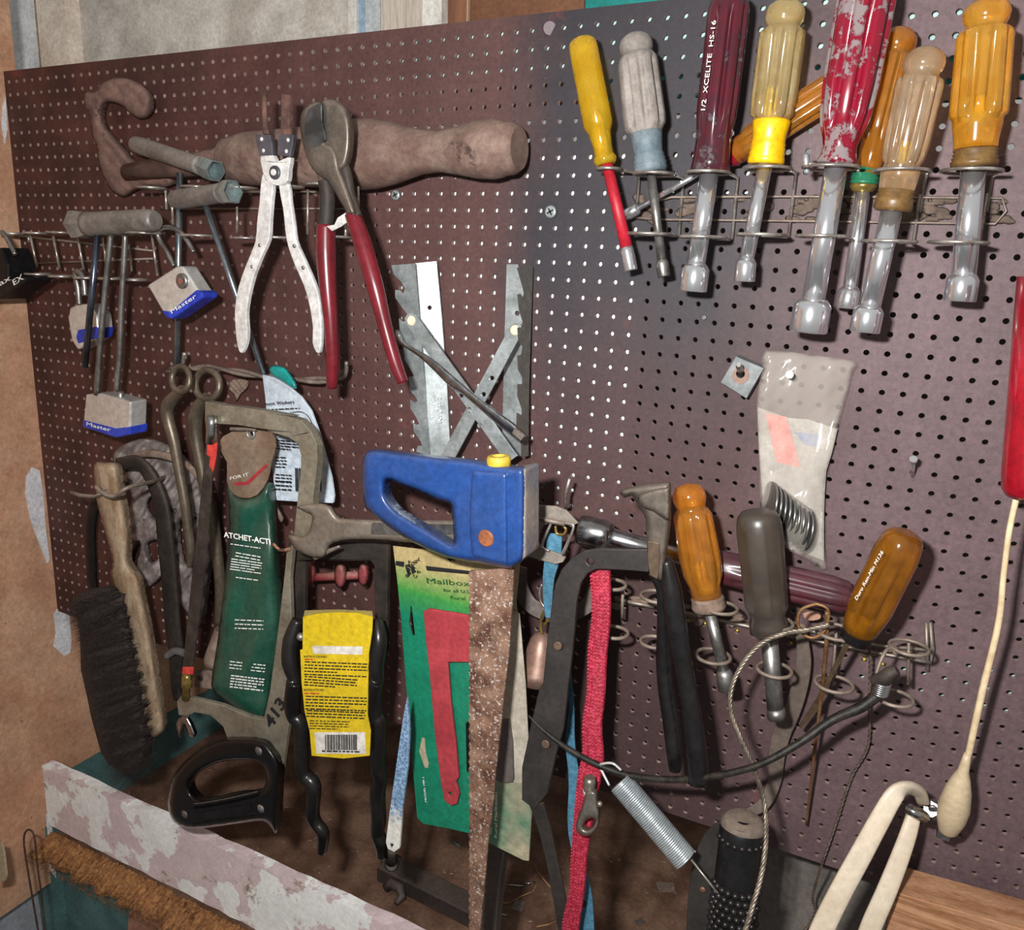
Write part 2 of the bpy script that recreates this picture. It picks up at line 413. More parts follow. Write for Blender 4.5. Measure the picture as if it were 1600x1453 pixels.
# ---------------------------------------------------------------- shared materials
def board_band(t, co, cur, mix, ramp, noise, L, N):
    sx = N('ShaderNodeSeparateXYZ'); L(co, sx.inputs[0])
    def mul(a, b_):
        k_ = N('ShaderNodeMath'); k_.operation = 'MULTIPLY'; L(a, k_.inputs[0])
        if isinstance(b_, float): k_.inputs[1].default_value = b_
        else: L(b_, k_.inputs[1])
        return k_.outputs[0]
    wob = N('ShaderNodeMath'); wob.operation = 'MULTIPLY_ADD'; wob.inputs[1].default_value = 0.22; L(noise(5, 4), wob.inputs[0]); L(sx.outputs[0], wob.inputs[2])
    x = wob.outputs[0]
    # the faded right side of the sheet
    cur = mix(ramp(x, BX(16), BX(48)), cur, mix(noise(9, 4), lin('4a2e2c'), lin('5c3f3c')))
    cur = mix(ramp(x, BX(66), BX(74)), cur, mix(noise(10, 4), lin('594448'), lin('705a5c')))
    # blue-black oil stain from the top edge downwards
    s1 = mul(ramp(x, BX(42.5) + .11, BX(47.0) + .11), ramp(x, BX(64) + .11, BX(57) + .11))
    z = N('ShaderNodeMath'); z.operation = 'MULTIPLY_ADD'; z.inputs[1].default_value = 0.15; L(noise(9, 4), z.inputs[0]); L(sx.outputs[2], z.inputs[2])
    cur = mix(mul(s1, mul(ramp(z.outputs[0], BZ(27) + .07, BZ(13) + .07), .93)), cur, lin('24242c'))
    s2 = mul(ramp(x, BX(40) + .11, BX(48) + .11), ramp(x, BX(68) + .11, BX(56) + .11))
    cur = mix(mul(s2, mul(ramp(z.outputs[0], BZ(20) + .07, BZ(38) + .07), .7)), cur, lin('3a2c2d'))
    # rust bleeding
    cur = mix(mul(ramp(noise(14, 8, .7), .62, .72), .45), cur, lin('7c3325'))
    # fine scratches and fluff
    cur = mix(mul(ramp(noise(260, 4, .8), .45, .65), .22), cur, lin('2a1816'))
    cur = mix(mul(ramp(noise(160, 3, .8), .70, .78), .28), cur, lin('b89a92'))
    return cur
_bx0 = -3.6 * U; _bx1 = 92.4 * U
BX = lambda c: c * U - (_bx0 + _bx1) / 2
BZ = lambda r: (Z0 - r * U) - (Z0 - 47.5 * U)
M_board = mat('brown hardboard', '3d1f1b', '512e28', rough=0.62, scale=14, bump=0.12, bscale=420, band=board_band)
M_hole = mat('raw hardboard fibre', '8b6f68', 'a58f88', rough=0.9, scale=300)
M_chrome = mat('polished chrome', 'eceef2', rough=0.16, metal=0.92)
M_chromew = mat('worn chrome', 'c4c6ca', '9a9a98', rough=0.22, metal=1.0, scale=90, bump=0.05)
M_steel = mat('grey steel', 'a9a9a6', '7d7a76', rough=0.35, metal=0.9, scale=70, dust=0.12)
M_wire = mat('nickel wire', 'd0cac2', '9a9088', rough=0.28, metal=0.8, scale=50, dust=0.12)
M_wired = mat('dull dusty wire', '8d8177', '6c6158', rough=0.5, metal=0.5, scale=60, dust=0.35)
M_olds = mat('old brown steel', '71675a', '564b40', rough=0.45, metal=0.55, scale=60, dust=0.4, bump=0.1)
M_rust = mat('rust', '7a4e37', '4f2f22', rough=0.9, scale=90, bump=0.35, spot='9a7358', sscale=120, samt=.5)
M_rustd = mat('dusty rust', '75594f', '57403a', rough=0.9, scale=45, bump=0.25, dust=0.35, dcol='97796c', spot='3b2320', sscale=60, samt=.25)
M_black = mat('black rubber', '101011', '1a191a', spec=.3, rough=0.38, scale=60, bump=0.06, spot='55504c', sscale=150, samt=.12)
M_blackd = mat('dusty black', '161514', '231f1e', rough=0.6, scale=50, dust=0.16, spec=.3)
M_galv = mat('galvanised steel', 'bcc3c4', '98a09f', rough=0.38, metal=0.6, scale=45, var=.5)
M_hemp = mat('weathered wood', 'a8937a', '83694f', rough=0.8, scale=40, stretch=(2, 2, .9), bump=0.25, spot='5e4734', sscale=70, samt=.2)
M_teal = mat('teal paint', '466463', '567a77', rough=0.6, scale=20, bump=.05)
M_tan = mat('tan painted board', 'b58567', 'c49a7c', rough=0.8, scale=16, bump=0.1, spot='6b4433', sscale=40, samt=.12)
M_floor = mat('brown shelf', '634534', '826350', rough=0.75, scale=25, bump=0.3, spot='9a8676', sscale=110, samt=.12)
M_dark = mat('dark cavity wall', '2b211d', '3c312c', rough=0.9, scale=12)
M_pale = mat('dirty cream wall', 'd2ccc2', 'b3aba0', rough=0.8, scale=18, bump=.05, spot='877762', sscale=30, samt=.1)
M_white = mat('off white paint', 'd8d4cc', 'c2bbb0', rough=0.6, scale=30)
M_whiteb = mat('bright white paint', 'f2f6f6', 'e4ecec', rough=0.7, scale=30)
M_cyan = mat('pale aqua paint', 'b9d6d2', 'a3c6c2', rough=0.7, scale=30)
M_bluegrey = mat('blue grey paint', '8ea3b5', rough=0.6)
M_brownp = mat('brown painted panel', '7d5236', '6b442d', rough=0.6, scale=12)
M_teal2 = mat('bright teal panel', '0f7f78', rough=0.5)
M_ink = mat('black print', '17171a', rough=0.6)
M_inkw = mat('white print', 'f0f0ea', rough=0.6)
M_dustl = mat('dust and cobweb', '8a7668', '6f5b50', rough=1.0, scale=80, bump=0.6)
# ---------------------------------------------------------------- pegboard
def make_board():
    c = np.arange(-3, 93); r = np.arange(0, 48); cc, rr = np.meshgrid(c, r); cc = cc.ravel().astype(float); rr = rr.ravel().astype(float)
    R0 = 0.158; a = np.arange(8) * math.pi / 4
    sq = np.array([[.5, 0], [.5, .5], [0, .5], [-.5, .5], [-.5, 0], [-.5, -.5], [0, -.5], [.5, -.5]])
    ri = np.c_[np.cos(a), np.sin(a)] * R0
    n = len(cc); cell = np.zeros((n, 16, 2)); cell[:, :8] = sq + np.c_[cc, rr][:, None]; cell[:, 8:] = ri + np.c_[cc, rr][:, None]
    o0, o1 = cell[:, :8, 0], cell[:, :8, 1]
    o0[o0 < -3.4] = -3.6; o0[o0 > 92.4] = 92.4; o1[(o1 < -.4)] = -0.85; o1[o1 > 47.4] = 47.5
    X = cell[..., 0] * U; Z = Z0 - cell[..., 1] * U; T = 0.0032
    V = np.concatenate([np.stack([X, np.zeros_like(X), Z], -1), np.stack([X, np.full_like(X, T), Z], -1)], 1)  # n,32,3
    idx = np.arange(8); nx_ = (idx + 1) % 8
    F = np.stack([idx, nx_, nx_ + 8, idx + 8], 1); Bk = F[:, ::-1] + 16; Wl = np.stack([idx + 8, nx_ + 8, nx_ + 24, idx + 24], 1)
    q = np.concatenate([F, Bk, Wl]); allf = (q[None] + (np.arange(n) * 32)[:, None, None]).reshape(-1, 4)
    me = bpy.data.meshes.new('pegboard')
    v = V.reshape(-1, 3); base = np.array([( _bx0 + _bx1) / 2, 0, Z0 - 47.5 * U])
    nv = len(v); rim = [(_bx0, Z0 + .85 * U), (_bx1, Z0 + .85 * U), (_bx1, Z0 - 47.5 * U), (_bx0, Z0 - 47.5 * U)]
    ev = np.array([[x, y, z] for x, z in rim for y in (0, T)]); v = np.concatenate([v, ev]) - base
    ef = np.array([[nv + 2 * i, nv + 2 * ((i + 1) % 4), nv + 2 * ((i + 1) % 4) + 1, nv + 2 * i + 1] for i in range(4)])
    allf = np.concatenate([allf, ef])
    me.from_pydata(v.tolist(), [], allf.tolist())
    mi = np.tile(np.array([0] * 16 + [1] * 8), n); mi = np.concatenate([mi, [1] * 4]).astype(np.int32)
    me.materials.append(M_board); me.materials.append(M_hole); me.polygons.foreach_set('material_index', mi); me.update()
    o = bpy.data.objects.new('pegboard', me); COL.objects.link(o); o.location = base.tolist()
    o['label'] = 'brown hardboard pegboard sheet with rows of small holes, stained dark near the top'; o['category'] = 'pegboard'
make_board()
# ---------------------------------------------------------------- room
XL = -3.62 * U
def rz(r): return Z0 - r * U
YB = 0.52
bm = box(BM(), XL - .03, XL, -0.9, -0.007, rz(75.7), rz(-14)); box(bm, XL - .03, XL, -0.007, 0.014, rz(64.6), rz(-14)); box(bm, XL - .03, XL, 0.014, YB, rz(64.6), rz(3))
struct('wall_left', bm, M_tan)
bm = box(BM(), XL - .03, XL + .001, -0.007, YB, rz(86), rz(64.65)); box(bm, XL - .03, XL + .0005, -.045, -.007, rz(86), rz(69.3))
struct('trim_1', bm, M_teal)
bm = box(BM(), XL - .03, 1.3, YB, YB + .02, 0.0, rz(3)); struct('wall_back', bm, M_dark)
bm = box(BM(), XL - .05, XL - .03, -.9, 0.3, 0.0, rz(60)); struct('wall_corner', bm, mat('pale blue wall', '9fa3ab', '8e9096', rough=.8, scale=20))
bm = box(BM(), -.3, 1.8, -1.4, .3, -.02, 0.0); struct('floor', bm, mat('concrete floor', '6f6a66', '5b5652', rough=.9, scale=20))
# panels standing above and behind the pegboard
def vb(name, xa, xb, yy, d, thick, mt, r1=3.0, r0=-14):
    a = P(xa, yy, d).x; b = P(xb, yy, d).x
    return struct(name, box(BM(), a, b, -d / 1000., -d / 1000. + thick, rz(r1), rz(r0)), mt)
vb('trim_2', 18, 50, 50, -118, .02, mat('white gloss trim', 'e6e8e8', 'cfd2d2', rough=.5, scale=20))
vb('trim_3', 47, 66, 50, -124, .02, mat('stained groove', '9c8d7a', '80705f', rough=.7, scale=40))
vb('trim_4', 60, 105, 50, -116, .02, mat('cream trim', 'e6d8c8', 'd2c0ac', rough=.6, scale=20))
vb('wall_panel', 100, 556, 50, -135, .02, M_pale)
vb('shadow_strip', 119, 122, 50, -134, .02, mat('brown shadow strip', '5d4a3c', rough=.8), )  # thin strip: the shadow right of the cream trim, put in as brown colour
vb('trim_6', 544, 557, 20, -130, .02, M_white)
vb('trim_7', 557, 571, 20, -133, .02, M_bluegrey)
vb('trim_8', 571, 594, 20, -130, .02, mat('pale grey trim', 'b2b6b8', rough=.6))
vb('trim_9', 595, 700, 20, -128, .02, mat('beige trim', 'bcb0a2', 'd0c4b6', rough=.5, scale=14, stretch=(3, 1, .2)))
vb('trim_10', 660, 690, 20, -115, .012, M_white)
vb('trim_11', 698, 730, 20, -126, .02, mat('brown wood edge', '6b4430', '8a5c40', rough=.6, scale=20, stretch=(4, 1, .2)))
vb('trim_12', 729, 731.5, 20, -118, .004, mat('pale bead', 'b59478', rough=.6))
vb('wall_panel', 730, 912, 20, -125, .02, M_brownp)
vb('wall_panel', 908, 2100, 20, -128, .02, M_teal2)
# rails and panels fixed to the rear of the pegboard, glimpsed through the holes
struct('trim_13', box(BM(), B(27, 0).x, B(92, 0).x, .007, .03, rz(2.5), rz(-.7)), M_cyan)
struct('trim_14', box(BM(), B(34.5, 0).x, B(52, 0).x, .0055, .03, rz(29), rz(6.6)), M_whiteb)
struct('trim_15', box(BM(), B(77.5, 0).x, B(92, 0).x, .006, .03, rz(47), rz(17)), M_cyan)
struct('trim_16', box(BM(), B(66.6, 0).x, B(77, 0).x, .012, .03, rz(35.6), rz(33)), M_cyan)
struct('trim_17', box(BM(), B(52, 0).x, B(58, 0).x, .012, .03, rz(9), rz(6.6)), M_whiteb)
# bench shelf with its lip
def lipband(t, co, cur, mix, ramp, noise, L, N):
    cur = mix(ramp(noise(17, 7, .55), .49, .505), lin('cdbaba'), lin('e6e6e2'))
    cur = mix(ramp(noise(30, 8, .75), .60, .66), cur, lin('8c7a68'))
    return cur
YLIP = -3.15 * U
bm = box(BM(), XL, 1.0, YLIP, YLIP + .014, rz(69.2), rz(62.6))
bmesh.ops.subdivide_edges(bm, edges=[e_ for e_ in bm.edges if abs(e_.verts[0].co.x - e_.verts[1].co.x) > .5], cuts=60)
for v in bm.verts:
    if v.co.x > XL + .01:
        v.co.z += random.uniform(-.0012, .0012)
one('lip_board', 'pink and white peeling painted board along the front of the shelf', 'board', bm, mat('peeling lip paint', 'c3b0b0', grime=.18, rough=.65, band=lipband, bump=.3, bscale=60))
ZS = rz(70.6)
one('bench_shelf', 'dirty brown bench shelf beneath the hanging tools', 'shelf', box(BM(), XL, 1.3, -0.04, YB, ZS - .03, ZS), M_floor)
# crumbling fibre edge of the shelf under the lip
bm = BM(); rnd = random.Random(3); n1 = 420; rows = []
for i in range(n1):
    x = XL + .9 * i / (n1 - 1); e_ = .026 + .003 * math.sin(i * .35) + rnd.uniform(-.004, .004) + .008 * min(1, i / 250)
    prof = [(-.036, .006), (-.044, .0045), (-.036 - e_ * .6, .0015), (-.038 - e_, -.006), (-.034 - e_, -.013), (-.040 - e_ * .4, -.02), (-.036, -.024)]
    rows.append([Vector((x + rnd.uniform(-.002, .002), y + rnd.uniform(-.0015, .0015), ZS + z + rnd.uniform(-.0018, .0018))) for y, z in prof])
loft(bm, rows, smooth=False)
for k_ in range(9000):
    x = XL + rnd.random() * .8; y = -.040 - rnd.random() ** .5 * .036; z = ZS + .004 + (y + .036) * .28; a = rnd.uniform(0, 6.28); l_ = rnd.uniform(.0015, .005)
    p_ = Vector((x, y, z)); q_ = p_ + Vector((math.cos(a) * l_, -abs(math.sin(a)) * l_, rnd.uniform(-.002, .002))); w_ = Vector((0.0004, 0, .0004))
    v = [bm.verts.new(p_), bm.verts.new(q_), bm.verts.new(q_ + w_), bm.verts.new(p_ + w_ * 2)]; bm.faces.new(v)
one('fibre_edging', 'crumbling orange-brown fibreboard edge under the painted lip', 'board edge', bm, mat('crumbled fibreboard', '8a5c38', 'b07e4e', rough=1, scale=260, bump=1.0, spot='5f3a22', sscale=40, samt=.3))
struct('trim_19', box(BM(), XL, 1.0, -.030, -.010, .2, ZS - .03), M_teal)
bm = plate(BM(), [(201, 1425), (262, 1453), (262, 1500), (196, 1500)], 68, 20); one('wood_offcut', 'pinkish wood offcut below the crumbling edge at the bottom left', 'wood block', bm, mat('pink wood', 'a0745c', '8a5e48', rough=.8, scale=40), bev=1)
# plank and teal strip at the lower right
bm = plate(BM(), [(1390, 1392), (1640, 1464), (1640, 1560), (1375, 1560)], 48, 30)
one('wooden_plank', 'bare orange-brown wooden plank in the lower right corner', 'plank', bm, mat('pine', 'b88a68', '94633f', rough=.7, scale=30, stretch=(.8, 3, 9), bump=.15), bev=.6)
bm = plate(BM(), [(1400, 1376), (1640, 1446), (1640, 1560), (1400, 1500)], 16, 8)
one('teal_strip', 'teal painted strip behind the plank in the lower right corner', 'strip', bm, mat('faded teal', '5f8783', '4f7672', rough=.6, scale=30), bev=.5)
# ================================================================ nut drivers on the upper right rack
def plastic(name, col, col2, tr=.8, rough=.08, dust=0.0, spot=None, samt=.3):
    return mat(name, col, col2, rough=rough, trans=tr, scale=60, coat=.4, dust=dust, spot=spot, samt=samt, sscale=60)
M_amber = plastic('amber plastic', 'ffc850', 'f2ae30'); M_amberd = plastic('old orange plastic', 'f0a440', 'd08a2c')
M_yel = plastic('yellow plastic', 'ffd83a', 'f2c41e'); M_clear = plastic('clear yellowed plastic', 'fbe6ae', 'e8ca86', .85)
M_clear2 = plastic('clear smoky plastic', 'f2d8b4', 'd8b488', .85)
M_redp = plastic('deep red plastic', 'a3122c', '7c1024', .35, spot='8e8088', samt=.18); M_redpw = plastic('scuffed red plastic', '8c142c', '5e1224', .3, spot='8d7f80', samt=.66)
M_maroon = plastic('dark maroon plastic', '561a26', '3c2028', .3, spot='5d5256', samt=.4)
M_gray = mat('dusty grey plastic', '716a64', '8b837c', rough=.7, scale=50); M_greyb = mat('blue grey collar', '55646c', '6e7a80', rough=.6, scale=50)
M_core = mat('molten yellow core', 'd8c11e', 'b79a18', rough=.3, scale=60)
M_brass = mat('brass ring', 'b59a55', '8a7440', rough=.3, metal=.7)
M_yelo = mat('opaque yellow plastic', 'f0bd10', 'e0aa08', rough=.35, coat=.3, scale=40, spot='8c6a10', sscale=160, samt=.08)
M_green = mat('green band', '1f6a4c', rough=.4)
M_redsh = mat('red rubber sleeve', 'b01c2e', 'a01828', rough=.5, scale=60)
M_brownr = mat('brown ribbed ring', '7a5c33', '5f4626', rough=.4, scale=80)
DG = 'nut drivers hanging in the upper right rack'
def ballprof(t0, t1, r):       # a ball end between fractions t0..t1 along the axis
    return [(t0 + (t1 - t0) * (1 - math.cos(a)) / 2, max(r * math.sin(a), r * .02)) for a in [math.pi * i / 10 * .83 for i in range(0, 11)]]
def driver(label, top, bot, body, mt, d, shaft, flute=6, collar=None, cmat=None, tip=None, smat=None, sheath=None, cat='nut driver', name='nut_driver', extra=None, core=None, n=96, texts=(), group=DG, dtop=None):
    """top/bot: handle ends in px; body: profile; shaft (end px, r); tip (start, end px, r0, r1)"""
    T = Thing(name, label, cat, group)
    dt = d if dtop is None else dtop
    h = T.part('handle', lpx(BM(), (*top, dt), (*bot, d), body, n, flute), mt)
    if collar:
        for (a, b, prof, m_, nm) in collar: T.part(nm, lpx(BM(), (*a, d), (*b, d), prof, 28), m_, parent=h)
    if core: T.part('shank_core', lpx(BM(), (*core[0], d), (*core[1], d), [(0, 3), (.15, 8), (.8, 9), (1, 7)], 6), M_core, parent=h)
    e_, r = shaft
    sb = lpx(BM(), (*bot, d), (*e_, d), [(0, r), (1, r)], 20)
    T.part('shaft', sb, smat or M_chrome)
    if sheath: T.part('sleeve', lpx(BM(), (*sheath[0], d), (*sheath[1], d), [(0, sheath[2]), (1, sheath[3])], 20), M_redsh)
    if tip:
        a, b, r0, r1 = tip
        bm = lpx(BM(), (*a, d), (*b, d), [(0, r0), (.12, (r0 * .4 + r1 * .6)), (.22, r1), (.97, r1), (1, r1 * .96), (1, r1 * .72), (.6, r1 * .68)], 6 * 5, cap=True)
        T.part('socket_tip', bm, smat or M_chrome)
    for args in texts: T.part('lettering', text_mesh(*args), M_inkw, parent=h)
    return T
def A(f, *p): return [q[:2] for q in f(p)]
# 1 slim yellow driver
a, b_, s_, t_, u_ = A(c4, (140, 172), (252, 748), (348, 1128), (345, 1122), (366, 1228))
T = driver('slim yellow screwdriver-handled nut driver with a red sleeve on its shaft, first from the left', a, b_,
       [(0, 3), (.012, 17), (.04, 21.5), (.09, 22.5), (.5, 23), (.68, 23), (.72, 20), (.74, 17.5), (.86, 15), (.92, 15), (.95, 18), (.98, 17), (1, 14)], M_yel, 34, (s_, 7), 4, core=(A(c4, (205, 505), (240, 720))), tip=(t_, u_, 9.5, 10.5), sheath=(A(c4, (256, 740), (347, 1128)) + [8.6, 9.3]), n=32); T.done()
# 2 grey dusty driver
a, b_, s_, t_, u_ = A(c4, (382, 150), (456, 785), (506, 1185), (504, 1178), (516, 1256))
T = driver('dusty grey nut driver with a ball-topped handle, second from the left', a, b_,
       [(0, 4), (.01, 15), (.04, 23), (.08, 26), (.12, 25.5), (.145, 23), (.15, 25), (.19, 30.5), (.22, 31, 0.23), (.6, 33, 0.25), (.66, 32, 0.11), (.7, 26), (.71, 25)], M_gray, 34, (s_, 7), 8,
       collar=[(A(c4, (432, 590))[0], A(c4, (457, 785))[0], [(0, 26), (.35, 23), (.55, 22), (.6, 24), (.64, 23), (.7, 25), (.74, 24), (.8, 26), (.84, 25), (.92, 26), (1, 23)], M_greyb, 'collar')],
       tip=(t_, u_, 7.5, 10), smat=M_steel); T.done()
# 3 dark maroon HS-16
a, b_, s_, t_, u_ = A(c4, (818, -25), (722, 785), (660, 1205), (662, 1195), (646, 1322))
TX = A(c4, (702, 500), (752, 92))
T = driver('dark maroon fluted nut driver with white lettering, third from the left', a, b_,
       [(0, 5), (.012, 22), (.04, 29), (.08, 31.5, 0.10), (.14, 32, 0.30), (.6, 31.5, 0.30), (.68, 30.5, 0.23), (.735, 28.5), (.83, 27), (.93, 28.5), (.985, 30), (1, 26)], M_maroon, 38, (s_, 14.5), 8, tip=(t_, u_, 15, 21.5),
       texts=[('1/2  XCELITE  HS-16', TX[0], TX[1], 7, 52.5, .6)]); T.done()
# 4 clear body with yellow collar
T = driver('clear-handled nut driver with a solid yellow collar, fourth from the left', (1230, -3), (1196, 256),
       [(0, 4), (.015, 17), (.05, 27), (.09, 30), (.13, 29), (.165, 25), (.175, 27), (.2, 34), (.24, 35, 0.19), (.62, 34.5, 0.23), (.7, 33, 0.15), (.715, 28), (.73, 27)], M_clear, 36, ((1165, 412), 11.5), 10,
       collar=[((1206, 187), (1196, 257), [(0, 27), (.05, 29), (.35, 25.5), (.5, 25), (.56, 26.5), (.6, 25.5), (.66, 27), (.7, 26), (.76, 27.5), (.8, 26.5), (.88, 28), (.97, 28), (1, 24)], M_yelo, 'collar')],
       tip=((1166, 405), (1163, 440), 13, 16), core=((1211, 135), (1206, 195))); T.done()
# 5 large scuffed red driver
a, b_, s_, t_, u_ = A(c5, (425, -70), (288, 690), (190, 1265), (192, 1255), (168, 1395))
T = driver('large scuffed red nut driver with the longest and thickest chrome shaft', a, b_,
       [(0, 6), (.02, 30), (.05, 42), (.1, 44, 0.27), (.55, 42, 0.30), (.72, 38, 0.25), (.79, 34, 0.11), (.85, 28), (.9, 25), (.95, 27), (.985, 30), (1, 27)], M_redpw, 46, (s_, 17.5), 8, tip=(t_, u_, 20, 28.5)); T.done()
# 6 orange behind
a, b_, s_, t_, u_ = A(c5, (562, 108), (400, 800), (345, 1215), (346, 1205), (330, 1295))
T = driver('orange-yellow nut driver half hidden behind two others, with a green band above its thin shaft', a, b_,
       [(0, 4), (.02, 17), (.06, 26), (.1, 28), (.14, 25), (.16, 23), (.17, 26), (.19, 30, 0.19), (.6, 27, 0.23), (.66, 25, 0.19), (.7, 19), (.86, 18), (.9, 20)], M_amberd, 20, (s_, 10.5), 8,
       collar=[(A(c5, (414, 705))[0], A(c5, (401, 775))[0], [(0, 17), (.1, 20), (.3, 19), (.35, 21), (.5, 20), (.55, 22), (.8, 20), (.85, 22), (1, 20)], M_green, 'green_band'),
               (A(c5, (401, 772))[0], A(c5, (397, 808))[0], [(0, 20), (.4, 20), (1, 14)], M_brass, 'ferrule')],
       tip=(t_, u_, 11, 17)); T.done()
# 7 clear pinkish driver in front
a, b_, s_, t_, u_ = A(c5, (672, 192), (520, 888), (425, 1300), (427, 1288), (405, 1395))
T = driver('clear brownish nut driver hanging lowest, in front of the orange one', a, b_,
       [(0, 4), (.02, 19), (.06, 29), (.1, 31), (.13, 30), (.17, 25), (.185, 27), (.2, 34), (.24, 35.5, 0.19), (.6, 34, 0.27), (.68, 31, 0.19), (.71, 26), (.75, 29), (.78, 28), (.86, 26), (.87, 24)], M_clear2, 48, (s_, 16), 10,
       collar=[(A(c5, (541, 795))[0], A(c5, (521, 888))[0], [(0, 24), (.08, 27), (.2, 25), (.25, 28), (.4, 26), (.45, 29), (.6, 28), (.85, 29), (1, 25)], M_brownr, 'ribbed_ring')],
       tip=(t_, u_, 17, 22.5), core=(A(c5, (590, 590), (570, 690)))); T.done()
# 8 orange at the right
a, b_, s_, t_, u_ = A(c5, (925, -10), (864, 708), (822, 1160), (823, 1150), (803, 1266))
T = driver('bright amber ball-topped nut driver hanging at the right end of the rack', a, b_,
       [(0, 4), (.015, 20), (.05, 31), (.09, 34), (.13, 32), (.165, 28), (.175, 30), (.2, 39), (.23, 41, 0.15), (.62, 42, 0.23), (.68, 42, 0.19), (.7, 36), (.74, 35), (.84, 31), (.88, 31)], M_amber, 38, (s_, 18), 10,
       collar=[(A(c5, (873, 625))[0], A(c5, (865, 705))[0], [(0, 28), (.08, 32), (.2, 29.5), (.28, 32), (.4, 30), (.48, 33), (.6, 31), (.68, 34), (.9, 33), (1, 28)], M_brownr, 'ribbed_ring')],
       tip=(t_, u_, 17.5, 23.5), core=(A(c5, (885, 400), (878, 520)))); T.done()
# 9 diagonal one lying behind
a, b_, s_, t_, u_ = [(1318, 128), (1132, 248)] + A(c4, (398, 946), (402, 944), (338, 978))
T = driver('orange nut driver lying slanted across behind the hanging ones, chrome shaft pointing left', a, b_,
       [(0, 6), (.02, 18), (.06, 24), (.1, 26, 0.19), (.6, 26, 0.23), (.75, 24, 0.19), (.8, 20), (.9, 20), (1, 15)], M_amberd, 18, (s_, 4.5), 8, dtop=22,
       collar=[((1162, 229), (1132, 248), [(0, 19), (.3, 21), (.4, 19), (.6, 21), (.7, 19), (1, 15)], M_redp, 'red_ring')], tip=(t_, u_, 6, 9)); T.done()
# rack of wire rings
T = Thing('ring_rack', 'long wire tool rack with paired rings holding the nut drivers, upper right', 'tool rack')
bm = BM()
wire(bm, [(995, 322, 6), (1050, 308, 5), (1250, 307, 4), (1566, 309, 4), (1572, 330, 4), (1555, 350, 4), (1300, 346, 4), (1030, 343, 5), (990, 340, 6)], 2.0, sm=False)
T.part('back_rail', bm, M_wired)
for fx, cx_, cy_, r_, dd in [(c4, 265, 768, 19, 34), (c4, 470, 790, 31, 34), (c4, 715, 784, 33, 38), (c4, 990, 765, 34, 36), (c5, 265, 704, 42, 46), (c5, 560, 718, 40, 48), (c5, 855, 719, 43, 38)]:
    x, y = fx([(cx_, cy_)])[0]; bm = hring(BM(), x, y, dd, r_, 2.6)
    q = P(x, y, dd); tube(bm, [q + Vector((r_ * S(q) * .9, .008, 0)), Vector((q.x + .012, -.004, q.z)), Vector((q.x + .012, -.004, q.z - .02))], .0012, 6); T.part('ring', bm, M_wire)
for fx, cx_, cy_, r_, dd in [(c4, 450, 1062, 33, 34), (c4, 690, 1076, 35, 38), (c4, 957, 1066, 37, 36), (c5, 230, 993, 39, 46), (c5, 508, 1015, 40, 48), (c5, 800, 1020, 42, 38)]:
    x, y = fx([(cx_, cy_)])[0]; bm = hring(BM(), x, y, dd, r_, 2.6)
    q = P(x, y, dd); tube(bm, [q + Vector((r_ * S(q) * .9, .008, 0)), Vector((q.x + .012, -.004, q.z)), Vector((q.x + .012, -.004, q.z + .03))], .0012, 6); T.part('ring', bm, M_wire)
T.done()
bm = BM(); rnd = random.Random(5)
for k_ in range(70):
    x = 985 + rnd.random() ** .8 * 600; y = 325 + rnd.uniform(-16, 20)
    w_ = rnd.uniform(9, 24); hh = rnd.uniform(4, 11)
    puff(bm, [(x + w_ * math.cos(q) * rnd.uniform(.6, 1.1), y + hh * math.sin(q) * rnd.uniform(.6, 1.1)) for q in [6.283 * i / 9 for i in range(9)]], 1.0, 1.2, 8, step=4)
one('dust_clump', 'matted dust and cobweb caught along the upper right rack', 'dust', bm, mat('dark matted dust', '6f5f54', '574a42', rough=1, scale=80, bump=.6), kind='stuff')
# bolt head by the red driver, screws and nail
def screw(x, y, r, label, d=1.5, mt=None, name='screw'):
    T = Thing(name, label, name); c = P(x, y, d); s_ = S(c) * r; bm = lathe(BM(), c + Vector((0, .006, 0)), c + Vector((0, -.002, 0)), [(0, s_ * .4), (.7, s_ * .5), (.72, s_), (.9, s_), (1, s_ * .75)], 16)
    T.part('head', bm, mt or M_galv); bm = BM()
    for a_ in (0.5, 0.5 + math.pi / 2):
        v = Vector((math.cos(a_), 0, math.sin(a_))) * s_ * .6; u = Vector((-math.sin(a_), 0, math.cos(a_))) * s_ * .13
        pt = [c + Vector((0, -.00205, 0)) + k_ for k_ in (v + u, v - u, -v - u, -v + u)]; vs = [bm.verts.new(p) for p in pt] + [bm.verts.new(p + Vector((0, .0003, 0))) for p in pt]
        for f in ((3, 2, 1, 0), (4, 5, 6, 7), (0, 1, 5, 4), (1, 2, 6, 5), (2, 3, 7, 6), (3, 0, 4, 7)): bm.faces.new([vs[i] for i in f])
    T.part('cross_slot', bm, M_ink); T.done()
screw(619, 305, 8, 'zinc cross-head screw in the board just under the wooden-handled tool')
screw(861, 331, 10, 'zinc cross-head screw in the board left of the slim yellow driver', d=2)
screw(1101, 496, 3.5, 'tiny bright screw in the board below the dark maroon driver', mt=M_chrome)
one('plug_button', 'round painted plug in the board near its top edge', 'plug', lathe(BM(), P(859, 44, -1), P(859, 44, 1.2), [(0, .0055), (.8, .0055), (1, .0045)], 20), mat('plug paint', '4a3338', '57404a', rough=.5))
bm = lathe(BM(), P(1426, 744, 0), P(1427, 718, 22), [(0, .0013), (1, .0013)], 10); lathe(bm, P(1427, 720, 21), P(1427.2, 717, 23), [(0, .0024), (1, .0024)], 12)
one('nail', 'bright nail standing out of the board right of the plastic bag', 'nail', bm, M_chrome)
